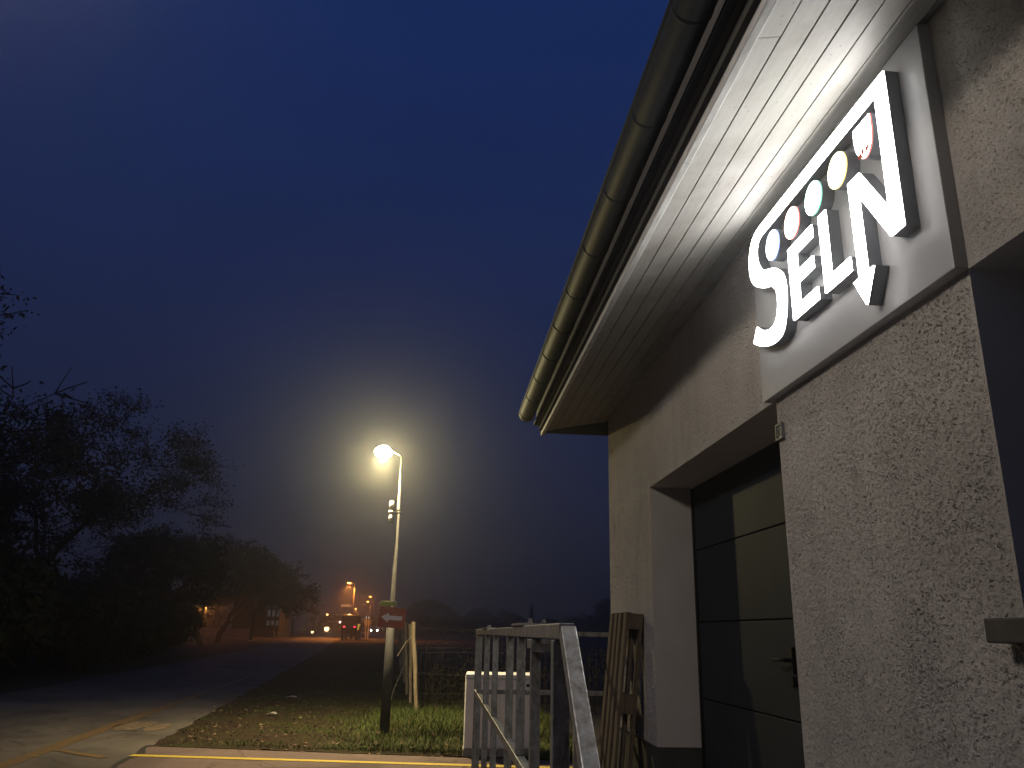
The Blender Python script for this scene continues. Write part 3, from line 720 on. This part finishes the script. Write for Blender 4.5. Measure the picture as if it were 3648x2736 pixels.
def leaf_quad(V, F, p, s, rnd):
    a = Vector((rnd.gauss(0, 1), rnd.gauss(0, 1), rnd.gauss(0, 1))).normalized(); c = a.orthogonal().normalized()
    c = (Matrix.Rotation(rnd.uniform(0, 6.28), 3, a) @ c); d = a.cross(c)
    l = s*rnd.uniform(.6, 1.3); w_ = l*.45; n = len(V)
    V += [tuple(p - c*l*.5), tuple(p + d*w_*.5), tuple(p + c*l*.5), tuple(p - d*w_*.5)]; F.append((n, n+1, n+2, n+3))

def make_tree_meshes(seed, H, spread, trunk_h, leaves, ls, twig_r=.012, flat=.0, levels=4, leaf='leaf'):
    rnd = random.Random(seed); wb = MB(); tips = []
    def grow(p, d, ln, r, lv):
        n = 3 if lv else 4; pts = [p]; rr = [r]; q = p; dd = d
        for i in range(n):
            dd = (dd + Vector((rnd.gauss(0, .13), rnd.gauss(0, .13), rnd.gauss(0, .09)+.02))).normalized()
            q = q + dd*(ln/n); pts.append(q); rr.append(r*(1-.45*(i+1)/n))
        wb.tube(pts, rr, 7 if lv == 0 else 5 if lv < 2 else 3, caps=False)
        if lv >= levels-1:
            for i in range(1, n+1): tips.append(pts[i])
            if lv >= levels: return
        if lv >= 2: tips.append(pts[-1]); tips.append(pts[2])
        k = rnd.choice((3, 4)) if lv else rnd.choice((4, 5))
        for i in range(k):
            az = 2*math.pi*(i+rnd.random()*.6)/k; tilt = rnd.uniform(.45, .95) if lv else rnd.uniform(.3, .8)
            ax_ = dd.orthogonal().normalized(); ax_ = Matrix.Rotation(az, 3, dd) @ ax_
            nd_ = (Matrix.Rotation(tilt, 3, ax_) @ dd); nd_ = Vector((nd_.x*spread, nd_.y*spread, nd_.z*(1-flat))).normalized()
            st = pts[-1] if i < 2 else pts[rnd.randint(2, n)]
            grow(st, nd_, ln*rnd.uniform(.62, .85), max(twig_r, rr[-1]*.72), lv+1)
    grow(Vector((0, 0, -.1)), Vector((0, 0, 1)), trunk_h, trunk_h*.075, 0)
    mx = max(t.z for t in tips); sc_ = H/mx
    wb.v = [(x*sc_, y*sc_, z*sc_) for x, y, z in wb.v]
    V, F = [], []
    for _ in range(leaves):
        t = rnd.choice(tips)*sc_
        if noise.noise(t*.55 + Vector((seed, 0, 0))) < -.22: continue
        leaf_quad(V, F, t + Vector((rnd.gauss(0, .24), rnd.gauss(0, .24), rnd.gauss(0, .18))), ls, rnd)
    tm = bpy.data.meshes.new('trunk'); tm.from_pydata(wb.v, [], wb.f); tm.materials.append(M['bark'])
    cm = bpy.data.meshes.new('crown'); cm.from_pydata(V, [], F); cm.materials.append(M[leaf])
    return tm, cm
def plant(meshes, name, label, cat, loc, sc=1.0, rot=0.0, group=None):
    t = thing(name, label, cat, loc, group)
    for nm, me in zip(('trunk', 'crown'), meshes):
        o = bpy.data.objects.new(nm, me); COL.objects.link(o); o.parent = t
    t.scale = (sc, sc, sc) if not isinstance(sc, tuple) else sc; t.rotation_euler[2] = rot
    return t
def bush_meshes(seed, rx, ry, rz_, leaves, ls, leaf='leaf_dark'):
    rnd = random.Random(seed); V, F = [], []; wb = MB()
    for i in range(7):
        a = rnd.uniform(0, 6.28); wb.tube([(0, 0, -.1), (math.cos(a)*rx*.3, math.sin(a)*ry*.3, rz_*.6), (math.cos(a)*rx*.7, math.sin(a)*ry*.7, rz_*1.2)], [.05, .03, .01], 5)
    while len(F) < leaves:
        p = Vector((rnd.uniform(-1, 1), rnd.uniform(-1, 1), rnd.uniform(-1, 1)))
        if p.length > 1 or p.length < .45*rnd.random(): continue
        if p.length > .68 + .35*noise.noise(p*2.3 + Vector((seed, 1, 2))): continue
        leaf_quad(V, F, Vector((p.x*rx, p.y*ry, rz_*(p.z+.92))), ls, rnd)
    tm = bpy.data.meshes.new('trunk'); tm.from_pydata(wb.v, [], wb.f); tm.materials.append(M['bark'])
    cm = bpy.data.meshes.new('crown'); cm.from_pydata(V, [], F); cm.materials.append(M[leaf]); return tm, cm

hero = make_tree_meshes(11, 11.2, 1.35, 3.3, 46000, .15, .02, .05, 5, 'leaf_dark')
side = make_tree_meshes(23, 11.6, 1.5, 3.0, 30000, .16, .02, .08, 5, 'leaf_dark')
mid = make_tree_meshes(5, 10.0, 1.1, 2.6, 9000, .34, .03, 0, 4)
mid2 = make_tree_meshes(8, 10.0, .95, 2.2, 9000, .36, .03, 0, 4)
plant(hero, 'robinia_tree', 'tall spreading tree with thin leaves left of the road, highest in the row', 'tree', (-15.4, 35, 0), 1.0, .6)
plant(side, 'overhanging_tree', 'near tree at the left edge whose thin twigs hang high into view', 'tree', (-19.35, 21.5, 0), (1.1, 1.1, 1.24), 1.9)
row = [(-15.6, 46, .72, .3, 'dense round tree just right of the tallest tree across the road'), (-17.6, 56, .80, 1.3, 'dark tree behind the lantern across the road'),
       (-18.6, 68, .86, 2.2, 'bushy tree over the orange lit fence'), (-20.5, 80, .98, 3.0, 'loose tree beside the building with dim windows'),
       (-21.0, 96, .92, 4.1, 'tree in front of the building with dim windows'), (-21.5, 112, .88, 5.0, 'bare topped tree near the far end of the row'),
       (-23.0, 135, .85, .9, 'last tree of the row before the orange lamps'), (-19.5, 30, .72, 2.7, 'low dark tree behind the near left tree'), (-24, 42, .9, 3.6, 'broad dark tree behind the tallest tree')]
for i, (x, y, s, a, lb) in enumerate(row):
    plant(mid if i % 2 else mid2, 'roadside_tree', lb, 'tree', (x, y, hgt(y)), s, a, 'trees along the left side of the road')
bushes = [bush_meshes(3, 2.6, 2.6, 1.7, 6500, .26), bush_meshes(4, 3.0, 2.4, 1.5, 6500, .26)]
bl = [(-12.2, 22, 1.25), (-13.4, 26, 1.3), (-12.6, 31, 1.15), (-14.0, 36, 1.2), (-14.2, 41, 1.2), (-16, 48, 1.3), (-22, 56, 1.4), (-23, 64, 1.5), (-31, 84, 1.6), (-33.5, 80, 1.7), (-18.5, 44, 1.5), (-17, 33, 1.6), (-16, 27, 1.6)]
blab = ['bush nearest to the viewer at the left road edge', 'bush just behind the nearest one at the left road edge', 'bush right below the trunk of the tallest tree', 'rounded bush right of the tallest trunk', 'bush between the tallest tree and the lantern', 'bush below the dense round tree', 'bush left of the tiny orange lantern', 'bush behind the left end of the orange lit fence', 'bush at the left end of the orange lit fence', 'bush left of the orange lit fence, deep in the dark', 'taller bush behind the rounded one', 'bush deep in shade behind the tallest trunk', 'bush behind the near left bushes']
for i, (x, y, s) in enumerate(bl):
    plant(bushes[i % 2], 'roadside_bush', blab[i], 'bush', (x, y, hgt(y)-.1), s, i*1.3, 'bushes under the roadside trees')

# far skyline beyond the field
sky_trees = [(-6, 240, .68, 'low round tree on the skyline right behind the red sign'), (-.5, 245, 1.12, 'large round tree on the skyline right of the fence posts'), (5.5, 250, .80, 'ragged tree on the skyline left of the far house'),
             (19, 250, .84, 'wide tree on the skyline right of the far house'), (23.5, 262, .70, 'small tree just left of the cypress on the skyline'), (33, 250, .66, 'low tree right of the cypress on the skyline'),
             (43, 205, .95, 'tall tree on the skyline beside the building corner'), (50, 210, 1.25, 'tallest skyline tree partly hidden by the building corner'), (-13.5, 258, .7, 'tree standing behind the far crossroads'), (38, 232, .7, 'middle tree between cypress and building corner on the skyline')]
for i, (x, y, s, lb) in enumerate(sky_trees):
    plant(mid if i % 2 else mid2, 'skyline_tree', lb, 'tree', (x, y, hgt(y)-1.2), (s*1.35, s*1.35, s), i*.9, 'trees on the far skyline')
V, F = [], []; rnd = random.Random(2)
for i in range(2400):
    t = rnd.random(); z = t*9.0; r_ = 1.5*(1-t)**.75*(rnd.random()**.4)*min(1, .5+t*3); a = rnd.uniform(0, 6.28)
    leaf_quad(V, F, Vector((math.cos(a)*r_, math.sin(a)*r_, z+.3)), .5, rnd)
cm = bpy.data.meshes.new('crown'); cm.from_pydata(V, [], F); cm.materials.append(M['leaf_dark'])
tm = bpy.data.meshes.new('trunk'); b = MB().tube([(0, 0, -.2), (0, 0, 7.5)], [.22, .05], 7); tm.from_pydata(b.v, [], b.f); tm.materials.append(M['bark'])
plant((tm, cm), 'cypress_tree', 'slim pointed cypress on the skyline above the railing', 'tree', (27.6, 250, hgt(250)-.6), 1.0)
V, F = [], []
for i in range(15000):
    x = rnd.uniform(-30, 150); y = rnd.uniform(190, 235); hh = 3.2 + 2.0*noise.noise(Vector((x*.09, y*.05, 0))) + 1.2*noise.noise(Vector((x*.35, y*.2, 4)))
    leaf_quad(V, F, Vector((x, y, hgt(y)+rnd.uniform(0, 1)*hh)), 1.3, rnd)
me = bpy.data.meshes.new('far_scrub'); me.from_pydata(V, [], F); me.materials.append(M['leaf_dark'])
o = bpy.data.objects.new('far_scrub', me); COL.objects.link(o); stuff(o)
V, F = [], []
for i in range(17000):
    y = rnd.uniform(24, 175); x = -24 - (y-24)*.12 - rnd.random()*16; hh = 6.0 + 2.5*noise.noise(Vector((x*.12, y*.12, 0)))
    leaf_quad(V, F, Vector((x, y, hgt(y)+rnd.uniform(0, 1)*hh)), 1.1, rnd)
me = bpy.data.meshes.new('dark_wood'); me.from_pydata(V, [], F); me.materials.append(M['leaf_dark'])
o = bpy.data.objects.new('dark_wood', me); COL.objects.link(o); stuff(o)

# far house on the skyline
fh = thing('far_house', 'distant low house with hipped roof among the skyline trees', 'house', (12, 252, hgt(252)))
MB().box(7.5, 16.5, 248, 257, hgt(250)-1, hgt(250)+5.0).build('wall', mottled('grey house plaster', (.10, .10, .10), (.14, .14, .14), .4, .9), fh)
r_ = MB(); z0 = hgt(250)+5.0
r_.v += [(7, 247.5, z0), (17, 247.5, z0), (17, 257.5, z0), (7, 257.5, z0), (10.5, 252.5, z0+2.6), (13.5, 252.5, z0+2.6)]
r_.f += [(0,1,5,4), (1,2,5), (2,3,4,5), (3,0,4), (0,3,2,1)]; r_.build('roof', M['roof'], fh)
for x in (8.6, 11.3, 14.2): MB().box(x, x+1.1, 247.93, 248.05, hgt(250)+2.2, hgt(250)+3.5).build('window', M['glass'], fh)

# brambles behind the fence
V, F = [], []
for i in range(9000):
    x = rnd.uniform(-.3, 12); y = rnd.uniform(17.9, 21.5); hh = 1.15 + .5*noise.noise(Vector((x*.8, y*.6, 0))) - .5*math.exp(-(x+.3)*1.2)
    leaf_quad(V, F, Vector((x, y, rnd.random()*max(.2, hh))), .085, rnd)
bb = MB()
for i in range(160):
    x = rnd.uniform(-.4, 9); y = rnd.uniform(17.5, 19.5); a = rnd.uniform(0, 6.28); h_ = rnd.uniform(.5, 1.6)
    bb.tube([(x, y, 0), (x+.15*math.cos(a), y+.1*math.sin(a), h_*.6), (x+.5*math.cos(a), y+.3*math.sin(a), h_)], [.006, .005, .003], 3, caps=False)
me = bpy.data.meshes.new('brambles'); off = len(V); me.from_pydata(V+bb.v, [], F+[tuple(i+off for i in f) for f in bb.f]); me.materials.append(leaf_mat('bramble leaves', (.018, .016, .010), (.032, .026, .016)))
o = bpy.data.objects.new('brambles', me); COL.objects.link(o); stuff(o)

# grass blades and fallen leaves on the verge
def ground_z(x, y):
    return hgt(y) + .03 + .03*noise.noise(Vector((x*1.3, y*1.3, 5)))
def verge_field(count, hfun, dens, seed, name, m, ymax, width):
    rnd = random.Random(seed); V, F = [], []
    k = 0
    while k < count:
        x = rnd.uniform(-7.5, 2.2); y = 11.3 + (rnd.random()**1.7)*(ymax-11.3)
        if y < court_front(x)+.10 or x < road_r(y)+.12 or (.38 < x < 1.37 and 11.65 < y < 12.05): k += .02; continue
        dn = dens(x, y)
        k += .15
        if rnd.random() > dn: continue
        k += .85
        h = hfun(x, y)*rnd.uniform(.5, 1.25); a = rnd.uniform(0, 6.28); ln = rnd.uniform(.2, 1.25)*h; w_ = width*rnd.uniform(.7, 1.3)
        p = Vector((x, y, ground_z(x, y)-.01)); s = Vector((math.cos(a+1.57), math.sin(a+1.57), 0))*w_/2; t1 = Vector((math.cos(a)*ln*.35, math.sin(a)*ln*.35, h*.6)); t2 = Vector((math.cos(a)*ln, math.sin(a)*ln, h))
        n = len(V); V += [tuple(p-s), tuple(p+s), tuple(p+t1+s*.7), tuple(p+t1-s*.7), tuple(p+t2)]; F += [(n, n+1, n+2, n+3), (n+3, n+2, n+4)]
    me = bpy.data.meshes.new(name); me.from_pydata(V, [], F); me.materials.append(m)
    o = bpy.data.objects.new(name, me); COL.objects.link(o); return stuff(o)
def gd(x, y):
    e = min(1, max(0, (x-road_r(y))/2.6)) ; q = .5+.9*noise.noise(Vector((x*.9, y*.55, 7)))
    return max(.02, min(1, e*1.3-.62+q*.7))
def gh(x, y):
    near_pole = math.exp(-((x+.1)**2/1.2 + (y-15.2)**2/5))
    return .05 + .04*noise.noise(Vector((x*.7, y*.7, 1))) + .20*near_pole + max(0, x+.2)*.03
verge_field(60000, gh, gd, 1, 'verge_grass', M['grass'], 34, .011)
verge_field(9000, lambda x, y: gh(x, y)*1.0, lambda x, y: .25+.5*gd(x, y), 2, 'dry_grass', M['dry_grass'], 30, .010)
rnd = random.Random(12); V, F = [], []        # low clover and moss between the blades
k = 0
while k < 15000:
    x = rnd.uniform(-7.0, 2.0); y = 11.3 + (rnd.random()**1.6)*21
    k += 1
    if y < court_front(x)+.08+.1*rnd.random() or x < road_r(y)+.10: continue
    if rnd.random() > gd(x, y)*.9+.08: continue
    leaf_quad(V, F, Vector((x, y, ground_z(x, y)+rnd.uniform(0, .045))), rnd.uniform(.03, .065), rnd)
me = bpy.data.meshes.new('low_weeds'); me.from_pydata(V, [], F); me.materials.append(leaf_mat('clover leaves', (.028, .044, .010), (.060, .070, .020)))
o = bpy.data.objects.new('low_weeds', me); COL.objects.link(o); stuff(o)
rnd = random.Random(9); V, F = [], []
for i in range(1300):
    x = rnd.uniform(-6.5, 1.0); y = 11.4 + (rnd.random()**1.6)*14
    if y < court_front(x)-.20*rnd.random() or x < road_r(y)-.05: continue
    s = rnd.uniform(.016, .042); a = rnd.uniform(0, 6.28); tl = rnd.uniform(-.5, .5); z = ground_z(x, y)+rnd.uniform(.02, .07) if y > court_front(x)+.15 else .016
    c = Vector((math.cos(a), math.sin(a), tl*.5))*s; d = Vector((-math.sin(a), math.cos(a), rnd.uniform(-.4, .4)))*s*.7; p = Vector((x, y, z)); n = len(V)
    V += [tuple(p-c), tuple(p-c*.2+d*.6), tuple(p+c*.4+d*.4), tuple(p+c*1.1), tuple(p+c*.3-d*.55), tuple(p-c*.3-d*.5)]; F.append((n, n+1, n+2, n+3, n+4, n+5))
me = bpy.data.meshes.new('fallen_leaves'); me.from_pydata(V, [], F); me.materials.append(M['dead_leaf'])
o = bpy.data.objects.new('fallen_leaves', me); COL.objects.link(o); stuff(o)
for (x, y, l, lb) in ((-3.0, 16.2, .20, 'crumpled white paper scrap nearer the road joint on the verge'), (-3.3, 20.0, .26, 'white paper scrap lying farther back on the dark verge')):
    z = ground_z(x, y)+.05
    b = MB(); b.v += [(x-l/2, y-.05, z), (x+l/2, y-.04, z+.012), (x+l*.45, y+.05, z+.03), (x-l*.4, y+.06, z+.012), (x, y-.06, z+.03), (x+.02, y+.07, z+.045)]
    b.f += [(0, 4, 5, 3), (4, 1, 2, 5)]; tag(b.build('paper_scrap', M['white_plastic'], fix=False), lb, 'litter', 'paper scraps on the verge')

# ------------------------------------------------------------------ far street: lamps, vehicles, lights
SOD = (1, .30, .045)
M['sodium'] = glow('lit orange lamp', (1, .40, .09), 14)
def far_lamp(x, y, z, lb, w_=SODIUM_W, arm=.55):
    g0 = hgt(y); t = thing('orange_street_lamp', lb, 'street lamp', (x, y, g0), 'orange street lamps far down the road')
    MB().tube([(x, y, g0-.1), (x, y, z-.15)], [.10, .06], 8).build('pole', M['pole'], t, smooth=True)
    MB().tube([(x, y, z-.15), (x-arm*.3, y, z), (x-arm, y, z+.02)], .05, 6).build('arm', M['pole'], t)
    hd = MB().box(x-arm-.5, x-arm+.15, y-.16, y+.16, z+.03, z+.14).build('lamp_head', M['grey_metal'], t)
    MB().sphere((x-arm-.2, y, z-.02), .22, 10, 6, (1.2, .8, .6)).build('lens', M['sodium'], hd)
    spot('lamp_light', (x-arm-.2, y, z-.35), w_, SOD, 160, .35, t)
    point('lens_glare', (x-arm-.2, y, z-.33), 150, SOD, .12, t)
far_lamp(-11.3, 110, 7.5, 'nearest orange street lamp, tallest against the sky above the far road', 9000)
far_lamp(-15.9, 200, 9.2, 'upper of the two orange lamps left of the green sign', 1100)
far_lamp(-15.6, 190, 7.75, 'lower of the two orange lamps left of the green sign', 1100)
far_lamp(-21.4, 222, 6.9, 'low orange lamp beside the lit board above the red tail lights', 900)
def ball_light(name, loc, r, col, s, lb, cat, pole=True, watts=0, group=None):
    x, y, z = loc; t = thing(name, lb, cat, (x, y, hgt(y)), group)
    if pole: MB().tube([(x, y, hgt(y)-.1), (x, y, z-r*.8)], .04, 6).build('post', M['grey_metal'], t)
    MB().tube([(x, y, z+r*.7), (x, y, z+r*1.15)], [r*.7, r*.25], 8).build('cap', M['grey_metal'], t)
    MB().sphere((x, y, z), r, 10, 6).build('globe', glow(name+' glow', col, s), t)
    if watts: point('lamp_light', (x, y-r-.15, z), watts, col, .1, t)
GL = 'small lit lanterns far down the road'
ball_light('garden_lantern', (-22.9, 84, 3.35), .075, (1, .34, .07), 9, 'tiny orange lantern in the dark trees far left', 'lantern', True, 170, GL)
ball_light('garden_lantern', (-15.8, 120, 1.62), .34, (1, .62, .28), 5, 'large round pale orange lantern low beside the far road', 'lantern', True, 60, GL)
ball_light('garden_lantern', (-17.75, 120, 1.15), .17, (1, .62, .30), 5, 'small dim lantern left of the large round one', 'lantern', True, 0, GL)
ball_light('garden_lantern', (-16.0, 121, 3.58), .11, (1, .42, .12), 14, 'small orange lantern high above the large round one', 'lantern', True, 0, GL)
ball_light('garden_lantern', (-13.1, 123, 3.66), .13, (1, .55, .20), 14, 'small orange lantern above the tail lights', 'lantern', True, 0, GL)
ball_light('garden_lantern', (-13.9, 119, 2.58), .13, (1, .55, .38), 14, 'small pinkish lantern left of the red tail lights', 'lantern', True, 0, GL)
# lit board on a gantry
lb = thing('lit_board', 'long low orange lit board left of the low orange lamp', 'sign', (-19.5, 180, hgt(180)))
MB().box(-21.1, -19.0, 180, 180.15, 6.25, 6.75).build('panel', glow('orange lit panel', (1, .42, .16), .55), lb)
for x in (-21.0, -19.1): MB().tube([(x, 180.2, hgt(180)-.1), (x, 180.2, 6.3)], .08, 6).build('post', M['grey_metal'], lb)

def wheel(x, y, z, r, w_, parent):
    t = MB().tube([(x-w_/2, y, z), (x+w_/2, y, z)], r, 14).build('wheel', M['door_seal'], parent)
    MB().tube([(x-w_/2-.01, y, z), (x+w_/2+.01, y, z)], r*.55, 10).build('rim', M['grey_metal'], t)
M['tail'] = glow('red tail lamp', (1, .03, .06), 4); M['headlamp'] = glow('lit headlamp', (1, .93, .85), 30)
M['van_paint'] = mottled('dark van paint', (.04, .035, .035), (.06, .055, .05), 1, .4); M['car_paint'] = mottled('grey car paint', (.10, .10, .11), (.13, .13, .14), 1, .35)
# box van from behind
vx, vy = -11.07, 105.0; g0 = hgt(vy)
van = thing('box_van', 'dark box van seen from behind with two red tail lights', 'van', (vx, vy, g0))
MB().box(vx-1.0, vx+1.0, vy, vy+4.2, g0+.75, g0+3.0).build('box_body', M['van_paint'], van, bevel=.05)
cabm = MB(); cabm.v += [(vx-.95, vy+4.25, g0+.5), (vx+.95, vy+4.25, g0+.5), (vx+.95, vy+6.0, g0+.5), (vx-.95, vy+6.0, g0+.5), (vx-.9, vy+4.25, g0+2.2), (vx+.9, vy+4.25, g0+2.2), (vx+.9, vy+5.0, g0+2.2), (vx-.9, vy+5.0, g0+2.2)]
cabm.f += [(0,3,2,1),(4,5,6,7),(0,1,5,4),(1,2,6,5),(2,3,7,6),(3,0,4,7)]; cabm.build('cab', M['van_paint'], van, bevel=.05)
MB().box(vx-1.0, vx+1.0, vy-.06, vy-.005, g0+.45, g0+.62).build('bumper', M['grey_metal'], van)
for s in (-1, 1):
    MB().box(vx+s*.64-.11, vx+s*.64+.11, vy-.05, vy-.005, g0+1.48, g0+1.66).build('tail_light', M['tail'], van)
    MB().box(vx+s*.48-.46, vx+s*.48+.46, vy-.025, vy-.004, g0+.85, g0+2.9).build('rear_door', M['van_paint'], van, bevel=.02)
    wheel(vx+s*.85, vy+1.0, g0+.38, .38, .24, van); wheel(vx+s*.85, vy+4.9, g0+.38, .38, .24, van)
# oncoming car with headlights
cx_, cy_ = -13.1, 172.0; g0 = hgt(cy_)
car = thing('oncoming_car', 'oncoming car with two bright white headlights left of the red sign', 'car', (cx_, cy_, g0))
cb = MB(); prof = [(0, .35), (0, .75), (.9, .92), (1.7, 1.42), (3.1, 1.45), (4.0, 1.0), (4.25, .9), (4.25, .35)]
n = len(prof); cb.v = [(cx_-.85, cy_+a, g0+z) for a, z in prof] + [(cx_+.85, cy_+a, g0+z) for a, z in prof]
cb.f = [tuple(range(n)), tuple(range(2*n-1, n-1, -1))] + [(i, (i+1) % n, n+(i+1) % n, n+i) for i in range(n)]
cb.build('body', M['car_paint'], car, bevel=.04)
for s in (-1, 1):
    MB().sphere((cx_+s*.62, cy_-.02, g0+.66), .17, 10, 6, (1, .4, .8)).build('headlight', M['headlamp'], car)
    wheel(cx_+s*.76, cy_+.8, g0+.31, .31, .2, car); wheel(cx_+s*.76, cy_+3.4, g0+.31, .31, .2, car)
ws = MB(); ws.quad((cx_-.70, cy_+.93, g0+.97), (cx_+.70, cy_+.93, g0+.97), (cx_+.62, cy_+1.64, g0+1.40), (cx_-.62, cy_+1.64, g0+1.40)); ws.v = [(a, b_-.02, c+.02) for a, b_, c in ws.v]; ws.build('windscreen', M['glass'], car, fix=False)
MB().box(cx_-.55, cx_+.55, cy_-.02, cy_-.004, g0+.42, g0+.56).build('grille', M['door_seal'], car)
# twin post road sign, yellow beacon, white bollard
ts = thing('twin_post_sign', 'road sign on two pale posts left of the oncoming car', 'road sign', (-10.2, 121, hgt(121)))
for x in (-10.42, -10.05): MB().tube([(x, 121, hgt(121)-.1), (x, 121, 3.7)], .05, 8).build('post', mat('pale post', (.6, .55, .48), .5), ts)
MB().box(-10.75, -9.75, 121.06, 121.09, 2.3, 3.05).build('panel', M['grey_metal'], ts)
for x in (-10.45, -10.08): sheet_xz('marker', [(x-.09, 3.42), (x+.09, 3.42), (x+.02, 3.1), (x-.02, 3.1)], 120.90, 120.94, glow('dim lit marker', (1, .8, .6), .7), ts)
be = thing('traffic_beacon', 'yellow traffic beacon, its reflected light given as glow, on a post right of the red tail lights', 'beacon', (-9.9, 104, hgt(104)))
MB().tube([(-9.92, 104, hgt(104)-.05), (-9.90, 104, 1.55)], .04, 8).build('post', M['white_plastic'], be)
sheet_xz('panel', [(-9.98, 1.55), (-9.80, 1.6), (-9.74, 2.05), (-9.60, 2.15), (-9.72, 2.3), (-9.97, 2.25)], 103.9, 103.94, glow('yellow glowing beacon face', (1, .62, .08), .55), be)  # panel glows by itself in place of reflected light
MB().box(-10.0, -9.6, 103.9, 104.15, hgt(104)-.05, hgt(104)+.22).build('base', M['concrete'], be)
bo = thing('white_bollard', 'short white curved bollard at the far verge beside the lamp pole', 'bollard', (-7.1, 104, hgt(104)))
MB().tube([(-7.14, 104, hgt(104)-.05), (-7.10, 104, 1.3), (-7.2, 104, 1.55), (-7.35, 104, 1.62)], .05, 8).build('post', M['white_plastic'], bo)

# orange lit plank fence under the trees
pf_ = thing('plank_fence', 'long low plank fence glowing in orange light under the trees', 'fence', (-25, 90, hgt(90)))
M['plank'] = mottled('pale weathered planks', (.32, .26, .20), (.52, .44, .34), 3, .85, stretch=(3, 3, .5))
rnd = random.Random(4); x = -30.5; k = 0
while x < -19.9:
    wd = rnd.uniform(.13, .2); gap = rnd.choice((.02, .03, .05, .10)); y = 90 + .1*noise.noise(Vector((x*.5, 0, 0)))
    h1 = 1.18 + rnd.uniform(-.06, .06) + hgt(90); h0 = .42 + hgt(90)
    if noise.noise(Vector((x*.8, 3, 0))) > -.38: MB().box(x, x+wd, y, y+.03, h0, h1).build('plank', M['plank'], pf_, fix=False); k += 1
    x += wd+gap
for z in (.5, 1.1): MB().bar((-30.5, 90.14, z+hgt(90)), (-19.8, 90.14, z+hgt(90)), .05, .08).build('rail', M['plank'], pf_)
for x in (-30.4, -27.8, -25.1, -22.4, -19.9): MB().box(x-.06, x+.06, 90.17, 90.29, hgt(90)-.1, hgt(90)+1.3).build('post', M['plank'], pf_)

# dim building behind the trees with a stack of three storey windows
tb = thing('tall_building', 'dark building behind the trees with three rows of dim narrow windows', 'building', (-22.5, 112, hgt(112)))
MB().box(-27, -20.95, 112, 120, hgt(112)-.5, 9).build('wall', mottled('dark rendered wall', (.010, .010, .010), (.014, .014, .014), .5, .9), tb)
M['dimglass'] = glow('dim lit window', (.75, .70, .68), .05)
for z0, z1 in ((4.15, 5.0), (3.0, 3.85), (1.9, 2.5)):
    for x in (-22.55, -21.98, -21.4):
        f_ = MB().box(x-.05, x+.43, 111.96, 112.02, z0-.05, z1+.05).build('window', M['frame_dark'], tb)
        MB().box(x, x+.36, 111.94, 111.958, z0, z1).build('pane', M['dimglass'], f_)

# ------------------------------------------------------------------ mist added to give the lamps their halo
hz = MB().box(-130, 160, -62, 300, -1.2, 19.5).build('haze', None)
hm = bpy.data.materials.new('added halo mist'); hm.use_nodes = True; n_ = hm.node_tree.nodes; n_.clear()
ho = n_.new('ShaderNodeOutputMaterial'); hv = n_.new('ShaderNodeVolumePrincipled')
hv.inputs['Color'].default_value = (.92, .92, .94, 1); hv.inputs['Density'].default_value = HAZE; hv.inputs['Anisotropy'].default_value = .90
hm.node_tree.links.new(hv.outputs[0], ho.inputs['Volume']); hz.data.materials.append(hm); stuff(hz)
